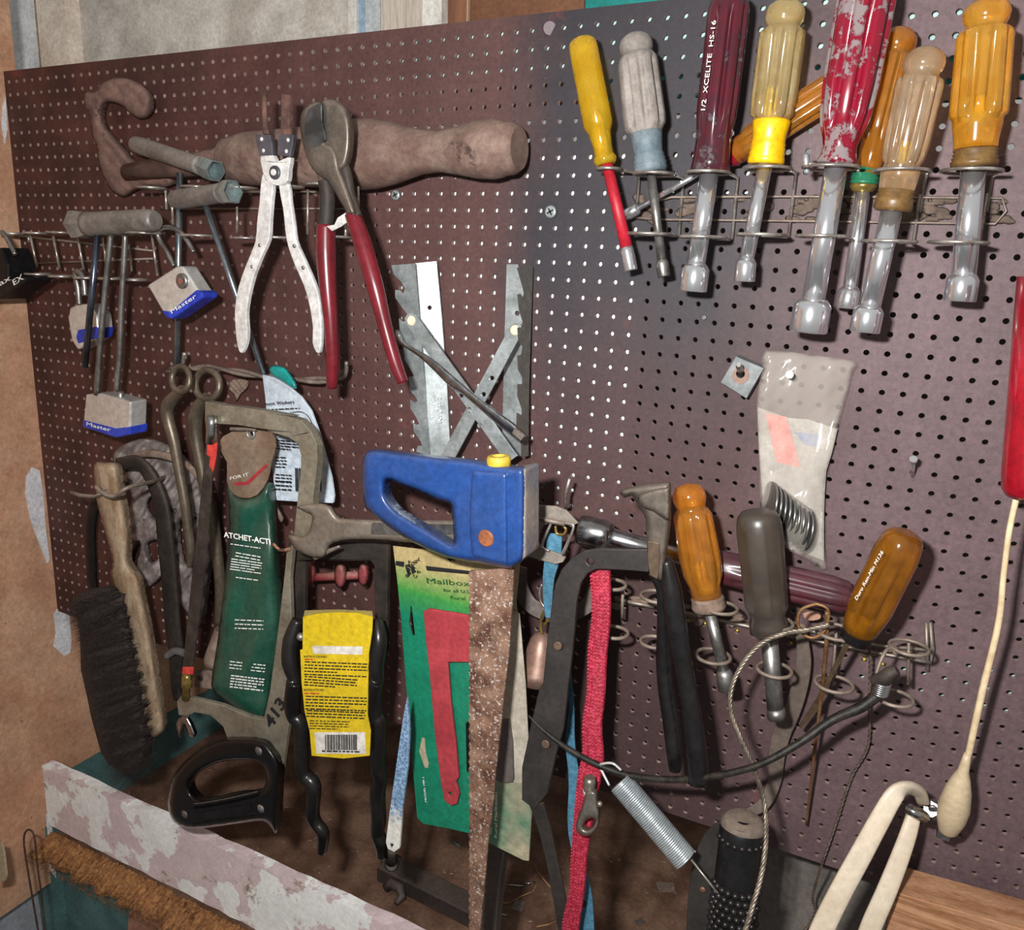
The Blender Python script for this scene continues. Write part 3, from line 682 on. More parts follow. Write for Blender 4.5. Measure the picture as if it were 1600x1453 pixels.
T = Thing('bolt', 'small bolt on the rack beside the large red driver', 'bolt'); T.part('head', lpx(BM(), (1259, 240, 44), (1261, 272, 44), [(0, 3), (.1, 5), (.9, 5), (1, 3)], 12), M_galv)
T.part('shank', lpx(BM(), (1262, 256, 44), (1280, 257, 40), [(0, 3), (1, 3)], 10), M_wire); T.done()
# ================================================================ nut on stud and bag of washers
T = Thing('square_nut', 'grey square nut on a threaded stud left of the plastic bag', 'nut')
T.part('nut_body', plate(BM(), A(e3, (160, 118), (298, 178), (212, 328), (84, 248)), 14, 12, [circ(1157, 584, 8)]), mat('painted nut', '6f7676', '86898a', rough=.6, scale=50, spot='9a7a60', sscale=60, samt=.2), bev=1)
T.part('washer', plate(BM(), circ(*A(e3, (183, 212))[0], 13.5), 14.6, .7, [circ(1157, 584, 7)]), mat('copper washer', '94705f', '7d6055', rough=.5))
T.part('stud', lathe(BM(), P(1160, 590, 0), P(1154, 570, 30), [(0, .0022), (.9, .0022), (1, .0016)], 12), M_steel); T.done()
T = Thing('plastic_bag', 'clear plastic bag with printed card and washers, hung on a nail right of centre', 'bag')
out = A(e3, (305, 85), (540, 108), (760, 140), (742, 190), (720, 290), (680, 430), (655, 540), (640, 600), (612, 690), (604, 800), (600, 930), (598, 1050), (610, 1180), (560, 1165), (490, 1120), (405, 1075), (320, 950), (278, 830), (277, 700), (270, 560), (262, 400), (265, 290), (290, 180))
def bagd(x, y): return 9 + 17 * math.exp(-((x - 1238) / 45) ** 2 - ((y - 825) / 50) ** 2) * (1 if y > 700 else .5) + 3 * math.sin(x * .06 + y * .01) + 2.5 * math.sin(y * .045 + x * .02)
M_film = mat('clear plastic film', 'd8d0c4', rough=.16, trans=.0, alpha=.17, coat=.6)
bm = puff(BM(), out, lambda x, y: bagd(x, y) + 1, 3.5, 16, k=2, step=7, relief=lambda x, y: 1.1 * math.sin(x * .2 + y * .13) * math.sin(y * .1))
T.part('film', bm, M_film)
crd = A(e3, (268, 372), (420, 425), (520, 432), (668, 482), (640, 600), (612, 690), (604, 800), (600, 930), (600, 1140), (405, 1060), (300, 880), (282, 700), (272, 520))
T.part('card', plate(BM(), crd, 6.0, .5), mat('bag card', 'a8a39b', '8a837b', rough=.7, scale=16))
T.part('red_print', plate(BM(), A(e3, (305, 398), (412, 420), (485, 676), (360, 645)), 6.5, .3), mat('faded red print', 'cf8076', 'd99a90', rough=.7, scale=20), label='faded red triangle printed on the card')
T.part('blue_print', plate(BM(), A(e3, (455, 498), (570, 505), (582, 572), (500, 560)), 6.5, .3), mat('faded blue print', '7d86a5', '949cb2', rough=.7, scale=30))
T.done()
Mw = mat('washer steel', 'a9a8a6', '87857f', rough=.25, metal=.85, scale=40)
for i in range(9):
    cx_, cy_ = A(e3, (330 + i * 22, 855 + i * 16))[0]; c = P(cx_, cy_, 17); q = Vector((-.88, -.44, .12)).normalized()
    bm = lathe(BM(), c, c + q * .0016, [(0, .0155), (1, .0155)] if i else [(0, .0158), (1, .0158)], 24)
    one('washer', 'leftmost washer, its flat face showing, inside the clear plastic bag' if i == 0 else 'last washer at the right end of the row inside the plastic bag' if i == 8 else 'middle washer seen by its rim in the row inside the plastic bag', 'washer', bm, Mw, group='washers inside the plastic bag')
bm = tube(BM(), [P(1238, 592, 0), P(1234, 586, 24)], .0014, 10); lathe(bm, P(1234, 586, 23), P(1233.6, 585.3, 25), [(0, .0026), (1, .0024)], 12)
one('nail', 'nail holding up the clear plastic bag', 'nail', bm, M_chrome)
# ================================================================ red cylinder with cord at the right edge
T = Thing('cord_reel', 'red cylindrical housing at the right edge of the photo with a cream cord below', 'reel')
T.part('housing', lpx(BM(), (1640, 430, 70), (1612, 775, 70), [(0, 44), (.9, 44), (.97, 42), (1, 36)], 40), mat('glossy red paint', '9a0c20', '88091b', rough=.25, coat=.6, scale=20)); T.done()
T = Thing('pull_cord', 'cream pull cord with a bulb-shaped end hanging at the right', 'cord')
T.part('cord', wire(BM(), [(1590, 770, 72), (1577, 830, 70), (1568, 900, 66), (1560, 975, 60), (1535, 1080, 52), (1512, 1185, 44)], [5, 4.5, 4.5, 5, 5.5, 5]), mat('cream cord', 'd8c29e', 'bfa783', rough=.5, scale=60, grime=.12))
g_ = T.part('grip', lpx(BM(), (1512, 1178, 45), (1480, 1302, 36), [(0, 5), (.12, 7), (.2, 8), (.3, 13), (.45, 19), (.65, 23), (.8, 21), (.95, 15), (1, 9)], 24), mat('yellowed rubber', 'c4b090', 'a8967a', rough=.45, scale=30, dust=.1, grime=.15))
T.part('metal_tip', plate(BM(), A(e5, (1015, 935), (1083, 955), (1068, 1015), (1003, 990)), 38, 8), M_chromew, bev=.6, parent=g_); T.done()
# ================================================================ upper left: hooked wooden-handled tool
T = Thing('hook_tool', 'big dusty rusty hook with a long turned wooden handle, upper left of the board', 'hook')
ho = A(c1, (475, 262), (492, 232), (540, 232), (570, 190), (640, 155), (720, 155), (800, 190), (850, 250), (855, 320), (830, 370), (790, 382), (740, 355), (690, 310), (640, 290), (598, 290), (580, 320), (580, 390), (620, 460), (690, 540), (760, 620), (860, 660), (960, 690), (985, 740), (950, 770), (840, 770), (760, 790), (700, 825), (640, 800), (600, 740), (560, 640), (550, 560), (520, 460), (505, 360), (480, 310))
T.part('hook', puff(BM(), ho, 16, 9, 11, k=3, relief=lambda x, y: .8 * math.sin(x * .35) * math.sin(y * .3)), M_rustd)
T.part('shaft', lpx(BM(), (200, 270, 22), (380, 248, 26), [(0, 14), (.8, 20), (1, 36)], 18), M_rustd)
h0, h1 = (352, 250), (812, 232)
hp = [(0, 24), (.02, 33), (.1, 40), (.3, 44), (.42, 50), (.5, 53), (.56, 52), (.62, 46), (.66, 40), (.71, 33), (.77, 31), (.82, 36), (.88, 43), (.93, 45), (.955, 42), (.96, 40), (.985, 39), (1, 32)]
M_hand = mat('rusty brown wood', '5f463d', '7d675c', rough=.85, scale=45, bump=.35, bscale=120, spot='3a2924', sscale=16, samt=.35, dust=.3, dcol='8f786b')
T.part('handle', lpx(BM(), (*h0, 30), (*h1, 30), hp, 30), M_hand); T.done()
# ---------------------------------------------------------------- T-handle socket wrenches
M_zincd = mat('dusty zinc tube', '8f8a84', '6f6a66', rough=.5, metal=.55, scale=40, dust=.5, dcol='8b7c70', bump=.08)
M_hexin = mat('bright plated hexagon', 'b4c4c4', '9aaaac', rough=.25, metal=.8, scale=50)
M_rod = mat('blue zinc rod', 'aab6bd', '8794a0', rough=.25, metal=.9, scale=40)
def twrench(label, a, b_, r, d0, d1_, ra, rb, rr, dr0, dr1, hexend=True, mt=None):
    T = Thing('t_handle_wrench', label, 'wrench', 'T-handled socket wrenches on the left rack')
    bm = lpx(BM(), (*a, d0), (*b_, d1_), [(0, r * .75), (.03, r * .92), (.12, r), (.72, r), (.8, r * 1.02), (.84, r * 1.08)], 24, cap=True); T.part('socket_tube', bm, M_zincd)
    p0, p1 = P(*a, d0), P(*b_, d1_); s_ = S(p1); ax = p1 - p0; q0 = p0 + ax * .83
    bm = lathe(BM(), q0, p1, [(0, r * s_ * 1.05), (.6, r * s_ * 1.3), (1, r * s_ * 1.3), (1.0, r * s_ * 1.12), (.5, r * s_ * 1.05)], 6, smooth=False); T.part('hexagon_end', bm, M_hexin if hexend else M_zincd)
    T.part('rod', tube(BM(), [P(*ra, dr0), P(*rb, dr1)], rr * S(P(*ra, dr0)), 14), mt or M_rod); T.done()
a, b_, ra, rb = A(c1, (760, 525), (1225, 680), (1020, 690), (1005, 1790))
twrench('upper T-handled socket wrench with a hexagonal end, rod hanging straight down', a, b_, 13.5, 38, 58, ra, rb, 5, 38, 36)
a, b_, ra, rb = A(c1, (985, 845), (1322, 796), (1165, 870), (1495, 1830))
twrench('T-handled socket wrench below the upper one, its rod slanting down to the right', a, b_, 15, 66, 76, ra, rb, 4.8, 68, 44)
a, b_, ra, rb = A(c1, (885, 960), (430, 985), (555, 1020), (482, 1790))
twrench('grey T-handled tube wrench at far left with its open end facing left', a, b_, 18, 66, 72, ra, rb, 5.2, 70, 66, hexend=False, mt=mat('dark blued rod', '6d7686', '4e5460', rough=.25, metal=.9, scale=40))
# ---------------------------------------------------------------- wire racks
def rack(name, label, loops, verts, rails, wr=2.0):
    T = Thing(name, label, 'tool rack')
    bm = BM()
    for r_ in rails: wire(bm, r_, wr * .9, sm=False)
    T.part('back_rail', bm, M_wired)
    for (x, y, d, r) in loops: T.part('ring', hring(BM(), x, y, d, r, wr), M_wire)
    for (a, b_, d) in verts: T.part('upright_wire', wire(BM(), [(*a, d), (*b_, d)], wr, sm=False), M_wire)
    T.done()
lp = [(q[0], q[1], 44, 19) for q in A(c1, (70, 1035), (210, 1033), (345, 1030), (480, 1035), (600, 1040), (730, 1040), (860, 1030))]
lp += [(q[0], q[1], 44, 18) for q in A(c1, (90, 1265), (215, 1265), (350, 1277), (490, 1285), (630, 1290), (765, 1297))]
vt = [(*A(c1, *p), 30) for p in [((160, 1045), (165, 1085)), ((172, 1045), (210, 1225)), ((302, 1050), (337, 1232)), ((440, 1052), (475, 1240)), ((585, 1060), (603, 1215)), ((735, 1100), (747, 1250)), ((862, 1045), (892, 1262))]]
rack('wire_rack', 'bright looped wire rack at the left edge, below the grey tube wrench', lp, vt, [[(0, 366, 6), (60, 372, 4), (240, 392, 4)], [(50, 412, 4), (240, 404, 4)]])
lp = [(x, y, 58, r) for x, y, r in [(236, 294, 22), (310, 293, 26), (375, 294, 26), (450, 292, 24), (505, 289, 26), (225, 364, 26), (310, 368, 26), (385, 372, 20), (430, 371, 28), (520, 370, 28)]]
vt = [(*A(c1, *p), 58) for p in [((940, 790), (945, 900)), ((973, 790), (982, 985)), ((1345, 890), (1345, 1030))]] + [(*A(c2, *p), 58) for p in [((88, 590), (90, 700)), ((248, 620), (246, 720)), ((410, 512), (408, 715)), ((580, 660), (582, 735)), ((638, 498), (640, 600))]]
rack('wire_rack', 'bright wire rack behind the two pairs of long pliers', lp, vt, [[(250, 326, 4), (560, 326, 4)], [(250, 300, 4), (560, 300, 4)]])
# ---------------------------------------------------------------- padlocks
M_lock = mat('brushed steel laminations', 'deded9', 'cfcdc8', rough=.3, metal=.6, scale=90, dust=.05, grime=.2); M_lockb = mat('blue vinyl band', '2638a4', '2d44b8', rough=.4)
def padlock(label, pts, dface, thick, band, shackle, txt, rsh, dial=None, extra=None):
    T = Thing('padlock', label, 'padlock', 'steel padlocks hanging at the left')
    T.part('body', plate(BM(), pts, dface, thick), M_lock, bev=2.2, seg=3)
    bp = plate(BM(), band, (lambda x, y: depthf(dface)(x, y) + .6), thick + 1.2); T.part('blue_band', bp, M_lockb, bev=1.6)
    for s_ in shackle: T.part('shackle', wire(BM(), s_, rsh, k=8), M_steel)
    if txt: T.part('lettering', text_mesh(*txt), M_inkw)
    if dial:
        c = P(*dial[:2], dial[2]); s_ = S(c) * dial[3]; dp = T.part('dial', lathe(BM(), c + Vector((0, .002, 0)), c + Vector((0, -.0025, 0)), [(0, s_), (.8, s_), (1, s_ * .8)], 30, flute=15), M_steel)
        T.part('dial_centre', lathe(BM(), c, c + Vector((0, -.003, 0)), [(0, s_ * .4), (1, s_ * .4)], 16), mat('red dial centre', '9c3a34', '6a6a68', rough=.4, scale=300), parent=dp)
    if extra: extra(T)
    T.done()
pts = A(c3, (845, 245), (1018, 140), (1140, 290), (1130, 305), (965, 430), (940, 415))
padlock('open padlock with a round dial and blue lower band, hanging tilted from the left rack', A(c3, (832, 238), (1000, 130), (1035, 130), (1120, 262), (1148, 292), (965, 425), (935, 415)), 62, 17,
        A(c3, (912, 378), (965, 385), (1112, 262), (1150, 285), (1146, 312), (972, 430), (940, 422)), [W and [(272, 416, 52), (262, 395, 52), (248, 372, 52), (249, 360, 52), (262, 355, 52), (280, 361, 52), (292, 375, 52), (303, 394, 52)]],
        ('Master', *A(c3, (975, 400), (1115, 308)), 6.5, 63.2, .4), 3.8, dial=(*A(c3, (1037, 215))[0], 62.3, 12))
px_ = A(c3, (487, 862), (570, 855), (735, 900), (730, 1085), (655, 1100), (475, 1050))
padlock('long-shackle padlock with a plain steel body and blue band, lowest of the padlocks', A(c3, (485, 858), (575, 853), (740, 900), (735, 1085), (655, 1102), (468, 1042)), plane_d(130, 650, 56, 204, 650, 66), 20,
        A(c3, (470, 1000), (655, 1047), (737, 1040), (733, 1088), (656, 1105), (468, 1045)), [[(182, 609, 56), (184, 585, 56), (187, 560, 56), (190, 480, 58), (195, 385, 60), (194, 368, 60), (184, 360, 61), (174, 368, 62), (171, 390, 62), (160, 500, 60), (151, 617, 58)]],
        ('Master', *A(c3, (492, 1034), (628, 1070)), 6, (61.2, 64.5), .5), 4.6, extra=lambda T: T.part('locking_stub', lpx(BM(), (187, 632, 56), (189, 612, 56), [(0, 4), (1, 5)], 12), M_steel))
padlock('small padlock seen edge-on behind the dark rods, blue band near its bottom', A(c3, (395, 365), (440, 345), (500, 345), (545, 400), (555, 480), (545, 540), (440, 605), (405, 550), (385, 430)), 40, 18,
        A(c3, (440, 490), (545, 470), (556, 485), (545, 540), (440, 570), (428, 530)), [[(124, 476, 42), (122, 450, 42), (118, 430, 42), (122, 424, 42), (130, 434, 42), (133, 462, 42)]], None, 4.6)
# black label hanging at the left edge
T = Thing('black_case', 'black case corner with white lettering at the left edge of the photo', 'case')
T.part('case_body', plate(BM(), A(c3, (-60, 250), (-40, 60), (0, 20), (40, 120), (40, 200), (130, 190), (140, 215), (0, 318), (-60, 330)), 70, 30), M_black, bev=2)
T.part('lettering', text_mesh('Max', (-14, 455), (17, 437), 8, 70, .4), M_inkw); T.part('lettering', text_mesh('EX', (22, 446), (37, 436), 9, 70, .4), M_inkw)
T.part('hook_wire', wire(BM(), [(2, 362, 66), (10, 372, 66), (24, 398, 66)], 3.5), M_steel); T.done()
# ---------------------------------------------------------------- snap ring pliers
M_bright = mat('bright plated handle', 'f4f4f2', 'dadad8', rough=.3, metal=.4, scale=50)
M_jaw = mat('dark tip steel', '6e6c74', '55535a', rough=.45, metal=.6, scale=60); M_tip = mat('rusty tip', '6b4c42', '4a332d', rough=.9, scale=90, bump=.3)
T = Thing('snap_ring_pliers', 'silver snap ring pliers with thin rusty tips and bowed flat handles', 'pliers')
hl = A(c2, (205, 440), (215, 470), (250, 480), (245, 560), (238, 660), (232, 740), (205, 800), (165, 900), (140, 1000), (130, 1080), (135, 1160), (128, 1215), (108, 1255), (90, 1225), (80, 1140), (78, 1050), (95, 950), (130, 850), (170, 750), (178, 660), (190, 560), (195, 490))
hr = A(c2, (275, 480), (320, 480), (330, 560), (345, 660), (355, 740), (380, 800), (420, 890), (455, 980), (468, 1080), (472, 1170), (465, 1250), (445, 1250), (428, 1205), (430, 1140), (415, 1040), (390, 950), (350, 860), (318, 770), (305, 700), (295, 600))
hi_ = T.part('handle', plate(BM(), hl, 78, 4, k=2), M_bright, bev=1.2); hj = T.part('handle', plate(BM(), hr, 76, 4, k=2), M_bright, bev=1.2)
hd = plate(BM(), A(c2, (195, 360), (250, 355), (262, 385), (300, 372), (330, 365), (322, 420), (318, 470), (290, 492), (245, 488), (212, 455), (200, 410)), 80, 5, k=2); T.part('jaw_plate', hd, M_bright, bev=.8)
for s_, q in ((0, [(170, 262), (235, 262), (246, 300), (250, 355), (192, 358), (175, 300)]), (1, [(275, 262), (345, 262), (340, 310), (328, 362), (270, 355), (272, 300)])):
    j = T.part('tip_holder', plate(BM(), A(c2, *q), 82, 4), M_jaw, bev=.6)
    for rx, ry in (((200, 283), (208, 335)) if s_ == 0 else ((320, 287), (312, 338))):
        c = P(*A(c2, (rx, ry))[0], 82); T.part('rivet', ball(BM(), c, .0016, 10, (1, .6, 1)), M_bright, parent=j)
T.part('tip', wire(BM(), A2 if False else [(*q, 80) for q in A(c2, (212, 75), (214, 180), (222, 262))], [4, 4.5, 5.5], sm=False), M_tip); T.part('tip', plate(BM(), A(c2, (290, 80), (326, 80), (325, 200), (328, 262), (285, 262), (288, 180)), 82, 3), M_tip, bev=.4)
c = P(*A(c2, (263, 435))[0], 80); pv = T.part('pivot', lathe(BM(), c, c + Vector((0, -.002, 0)), [(0, .0052), (.7, .0052), (1, .0044)], 24), M_jaw); T.part('pivot_screw', lathe(BM(), c, c + Vector((0, -.0032, 0)), [(0, .0026), (.8, .0026), (1, .002)], 16), M_bright, parent=pv)
for q in A(c2, (190, 765), (155, 862), (347, 768), (387, 866)): T.part('rivet', ball(BM(), P(*q, 78), .0015, 10, (1, .5, 1)), M_steel)
T.done()
# ---------------------------------------------------------------- red-handled cable cutters
M_redv = mat('dark red vinyl', '6b1722', '5c141d', rough=.3, scale=20, coat=.3, spot='a5453a', sscale=30, samt=.05)
M_cut = mat('dusty cutter steel', '6b6259', '55504a', rough=.4, metal=.6, scale=50, dust=.3); M_edge = mat('ground cutting edge', '8fa0ac', '6a7780', rough=.2, metal=.95)
T = Thing('cable_cutter', 'large cutting pliers with long dark red dipped handles', 'pliers')
T.part('jaw', puff(BM(), A(c2, (475, 110), (530, 105), (580, 140), (605, 210), (607, 310), (595, 380), (575, 420), (520, 450), (470, 420), (465, 300), (470, 180)), 82, 7, 9), M_cut)
j = T.part('jaw', puff(BM(), A(c2, (450, 115), (480, 130), (470, 200), (488, 290), (520, 310), (545, 350), (560, 420), (590, 500), (628, 615), (600, 625), (570, 590), (530, 520), (500, 475), (440, 430), (400, 350), (375, 240), (378, 170), (410, 130)), 86, 7, 8), M_cut)
T.part('cutting_edge', plate(BM(), A(c2, (458, 122), (468, 122), (470, 200), (488, 285), (440, 320), (400, 300), (395, 220), (410, 150)), 93.5, 1.5, k=2), M_edge, parent=j)
T.part('tang', wire(BM(), [(*q, 82) for q in A(c2, (560, 380), (585, 440), (605, 540), (635, 640))], [9, 9, 8, 9]), M_blackd); T.part('tang', wire(BM(), [(*q, 74) for q in A(c2, (490, 470), (500, 560), (492, 690))], [12, 12, 12]), M_blackd)
T.part('handle_grip', wire(BM(), [(*q, dd) for q, dd in zip(A(c2, (612, 622), (660, 760), (715, 950), (760, 1130), (805, 1290), (842, 1388)), (82, 84, 86, 84, 82, 80))], [12.5, 14.5, 13.5, 11, 10.5, 8.5], n=14), M_redv)
T.part('handle_grip', wire(BM(), [(*q, dd) for q, dd in zip(A(c2, (492, 675), (492, 800), (500, 950), (515, 1130), (522, 1290), (518, 1410)), (74, 76, 78, 78, 76, 74))], [15, 15.5, 13.5, 10.5, 10, 8.5], n=14), M_redv)
for dd, q in ((66, A(c2, (842, 1390))[0]), (58, A(c2, (518, 1410))[0])): pass
T.part('maker_tag', plate(BM(), A(c2, (495, 678), (530, 672), (545, 640), (580, 618), (600, 650), (560, 680), (520, 700)), 83, 1), M_bright); T.done()
# ---------------------------------------------------------------- toothed galvanised stands
def teeth(xb, y0, y1, x0, x1, n, depth, xin0, xin1):
    pts = []
    for i in range(n):
        f = i / n; ya = y0 + (y1 - y0) * f; hh = (y1 - y0) / n; xo = x0 + (x1 - x0) * f
        pts += [(xo, ya), (xo + depth * .55, ya + hh * .42), (xo + depth, ya + hh * .66), (xo + depth * .9, ya + hh * .8), (xo + depth * .45, ya + hh * .72), (xo + depth * .2, ya + hh * .66), (xo + .5, ya + hh * .84)]
    return pts
G_ = 'toothed galvanised uprights behind the blue saw'
T = Thing('toothed_bracket', 'left galvanised angle upright with saw-like notches down its left edge', 'bracket', G_)
left = d5([(135, 105)])[0]; lo = d5([(330, 1340)])[0]
tt = teeth(0, 415, 702, 611, 652, 6, 21, 0, 0)
tt = [q for q in A(d5, (135, 105), (150, 165), (200, 215), (225, 260), (215, 295), (185, 270), (160, 270), (160, 320), (205, 385), (240, 430), (225, 480), (205, 480), (185, 460), (190, 540), (225, 610), (215, 660), (225, 740), (262, 800), (285, 845), (250, 850), (258, 940), (290, 975), (310, 1010), (290, 1022), (260, 1005), (262, 1060), (300, 1120), (322, 1165), (300, 1172), (280, 1160), (285, 1215), (330, 1280), (340, 1310), (310, 1310), (300, 1350), (400, 1380), (290, 92))]
T.part('toothed_flange', plate(BM(), tt, plane_d(615, 500, 40, 665, 500, 12), 1.6), M_galv)
T.part('back_flange', plate(BM(), A(d5, (290, 92), (435, 78), (470, 450), (505, 900), (528, 1380), (400, 1380)), plane_d(655, 500, 13, 700, 500, 4), 1.6, [circ(*A(d5, (390, 388))[0], 3.6, 12)]), M_galv)
bm = BM(); rnd = random.Random(2)
for k_ in range(60): ball(bm, P(672 + rnd.uniform(0, 17) + rnd.choice((0, 0, 1)), 618 + rnd.uniform(0, 44), 9.5), .0006, 6)
T.part('stamped_dots', bm, M_whiteb, kind='stuff'); T.done()
T = Thing('toothed_bracket', 'right galvanised angle upright with notches facing left, beside the yellow-buttoned saw', 'bracket', G_)
T.part('back_flange', plate(BM(), A(d5, (905, 98), (978, 98), (1020, 230), (1010, 600), (1000, 1380), (872, 1380), (890, 600)), 4, 1.6, [circ(*A(d5, (975, 425))[0], 4, 12)]), M_galv)
tf = A(d5, (972, 120), (1005, 235), (1020, 290), (1012, 322), (990, 295), (975, 300), (985, 400), (1010, 480), (1000, 520), (975, 520), (980, 600), (1010, 650), (1000, 700), (975, 710), (980, 800), (1015, 870), (1005, 900), (975, 900), (975, 980), (1010, 1080), (1000, 1110), (970, 1090), (968, 1180), (1000, 1300), (1000, 1380), (1045, 1380), (1050, 900), (1075, 110))
T.part('toothed_flange', plate(BM(), tf, plane_d(806, 500, 38, 832, 500, 6), 1.6), mat('dull galvanised', '8d8b84', '7a776f', rough=.5, metal=.5, scale=30)); T.done()
def brace(label, a, b_, w_, d, holes, rivet):
    T = Thing('cross_brace', label, 'brace', 'flat cross braces between the toothed uprights'); ax, ay = b_[0] - a[0], b_[1] - a[1]; L_ = math.hypot(ax, ay); nx, ny = -ay / L_ * w_ / 2, ax / L_ * w_ / 2; ux, uy = ax / L_, ay / L_
    o = [(a[0] + nx, a[1] + ny), (a[0] + nx * .7 - ux * w_ * .35, a[1] + ny * .7 - uy * w_ * .35), (a[0] - ux * w_ * .5, a[1] - uy * w_ * .5), (a[0] - nx * .7 - ux * w_ * .35, a[1] - ny * .7 - uy * w_ * .35), (a[0] - nx, a[1] - ny), (b_[0] - nx, b_[1] - ny), (b_[0] + nx, b_[1] + ny)]
    T.part('flat_bar', plate(BM(), o, d, 2, [circ(*h, 3.6, 12) for h in holes]), M_galv, bev=.3)
    c = P(*rivet, d); T.part('rivet', lathe(BM(), c, c + Vector((0, -.0016, 0)), [(0, .0042), (.5, .0042), (1, .003)], 18), mat('pale rivet', 'd8cfb4', rough=.5)); T.done()
brace('flat brace sloping down to the right from the left upright', (642, 499), (800, 718), 20, 34, A(d5, (600, 975), (655, 1068), (722, 1173)), (643, 501))
brace('flat brace sloping down to the left from the right upright', (806, 515), (694, 724), 21, 26, A(d5, (805, 858), (750, 967)), (805, 516))
# ---------------------------------------------------------------- thin ratchet wrench laid across them
T = Thing('box_wrench', 'slim polished box-end wrench lying diagonally across the cross braces', 'wrench')
T.part('shank', puff(BM(), A(d5, (160, 535), (185, 540), (215, 600), (260, 640), (350, 690), (440, 750), (640, 925), (850, 1085), (960, 1165), (1030, 1235), (1035, 1255), (1005, 1290), (985, 1280), (900, 1215), (830, 1160), (620, 975), (530, 920), (400, 790), (300, 700), (200, 635), (165, 590)), 42, 2.5, 5, k=3, step=3), M_chromew)
T.part('jaw_opening', plate(BM(), A(d5, (960, 1190), (1025, 1240), (1000, 1275), (940, 1225)), 46, 1.5), mat('brushed bright steel', 'b5aa9c', '8a8074', rough=.35, metal=.8, scale=90)); T.done()
# ---------------------------------------------------------------- twisted hanger strip with dust
T = Thing('twisted_rail', 'dusty twisted wire rail with an upturned end above the green pouch', 'rail')
bm = rope(BM(), [(262, 578, 30), (330, 575, 28), (400, 586, 26), (450, 592, 25), (500, 594, 24), (530, 590, 24), (540, 578, 24)], 6, strands=2, pitch=22); T.part('twisted_wire', bm, mat('grimy wire', '7a6a60', '5e5048', rough=.9, scale=60, bump=.4))
T.part('hook_end', wire(BM(), [(520, 592, 24), (536, 590, 26), (541, 580, 30), (541, 566, 34)], 3), M_wire); T.part('hook_end', wire(BM(), [(290, 560, 30), (288, 552, 34), (286, 568, 30)], 3), M_wire); T.done()
# ================================================================ lower left
M_tang = mat('oily brown steel', '554c40', '685e50', rough=.35, metal=.6, scale=35, dust=.25)
def spoon(label, pts, w_, d, eye):
    T = Thing('curved_wrench', label, 'wrench', 'curved steel wrenches hung by their eyes')
    T.part('shank', wire(BM(), [(*q, d) for q in pts], w_, n=8, k=5), M_tang)
    x, y, rx, ry, dd, rw = eye; c = P(x, y, dd); pts_ = [P(x + rx * math.cos(a), y + ry * math.sin(a), dd + 3 * math.sin(a)) for a in [6.283 * i / 24 for i in range(24)]]
    T.part('eye', tube(BM(), pts_, rw * S(c), 10, closed=True), M_tang); T.done()
spoon('left S-curved brown wrench hung by its eye from the twisted rail', A(d1, (820, 175), (745, 250), (735, 330), (770, 470), (800, 640), (830, 800), (850, 960), (865, 1080), (860, 1180)), [8, 11, 10, 9, 8, 8, 8, 7, 5], 62, (*A(d1, (808, 118))[0], 14, 20, 62, 5))
spoon('right S-curved brown wrench hung by its eye, partly behind the hacksaw blade', A(d1, (960, 220), (905, 290), (890, 400), (915, 560), (950, 740), (990, 900), (1015, 1100), (1035, 1300), (1030, 1500)), [9, 12, 12, 10, 9, 9, 9, 9, 8], 38, (*A(d1, (960, 150))[0], 19, 23, 38, 5.5))
# dusty chain, pulley and belts
T = Thing('cast_pulley', 'dusty grey cast machine part hanging among the black belts', 'machine part')
o = A(f4, (165, 100), (230, 40), (330, 15), (430, 50), (520, 120), (560, 200), (600, 300), (640, 420), (640, 560), (620, 700), (600, 860), (560, 900), (470, 760), (430, 640), (380, 690), (320, 720), (280, 620), (300, 520), (250, 480), (235, 380), (260, 300), (220, 200))
rl = lambda x, y: 3.2 * math.sin(x * .17) * math.sin(y * .13 + 1) + 2.2 * math.sin(x * .31 + y * .23)
T.part('casting', puff(BM(), o, 14, 8, 9, k=3, step=3.2, relief=rl, holes=[A(f4, (340, 300), (400, 280), (430, 340), (380, 400), (330, 360)), A(f4, (330, 520), (380, 500), (400, 560), (350, 600)), A(f4, (480, 420), (540, 420), (550, 560), (500, 600))]), mat('dusty casting', '948985', '6a605c', rough=.95, scale=70, bump=.6, bscale=110, spot='37302e', sscale=45, samt=.35))
T.part('sleeve', lpx(BM(), (335, 1040, 30), (352, 985, 20), [(0, 17), (.15, 19), (1, 16)], 20), M_dustl)
T.part('flange', plate(BM(), A(f4, (560, 1120), (640, 1110), (640, 1200), (555, 1190)), 28, 5, [circ(*A(f4, (583, 1150))[0], 5)]), M_dustl, bev=1); T.done()
T = Thing('drive_belt', 'thick black rubber belt looped beside the wooden brush handle', 'belt')
T.part('belt_loop', band_(BM(), [(*q, dd) for q, dd in zip(A(f4, (200, 135), (290, 130), (350, 200), (400, 330), (420, 500), (440, 700), (455, 900), (470, 1020), (470, 1170), (480, 1250)), (46, 50, 50, 50, 50, 48, 46, 44, 42, 40))], [20, 22, 26, 31, 34, 33, 32, 31, 20, 16], 6, roundn=12, nrm=[Vector((0, -1, 0))] * 55), M_blackd)
T.part('knot', wire(BM(), [(*q, 50) for q in A(f4, (425, 1045), (465, 1020), (508, 1030))], 6), mat('grey tie', '5f5a57', rough=.9)); T.done()
bm = band_(BM(), [(*q, 18) for q in A(f4, (110, 290), (75, 360), (65, 480), (70, 600), (75, 700), (110, 780), (230, 700), (265, 560), (310, 460), (330, 400))], [18, 21, 21, 21, 20, 14, 12, 9, 9, 9], 5, roundn=10)
one('drive_belt', 'thin dark belt half hidden behind the wooden brush', 'belt', bm, M_black)
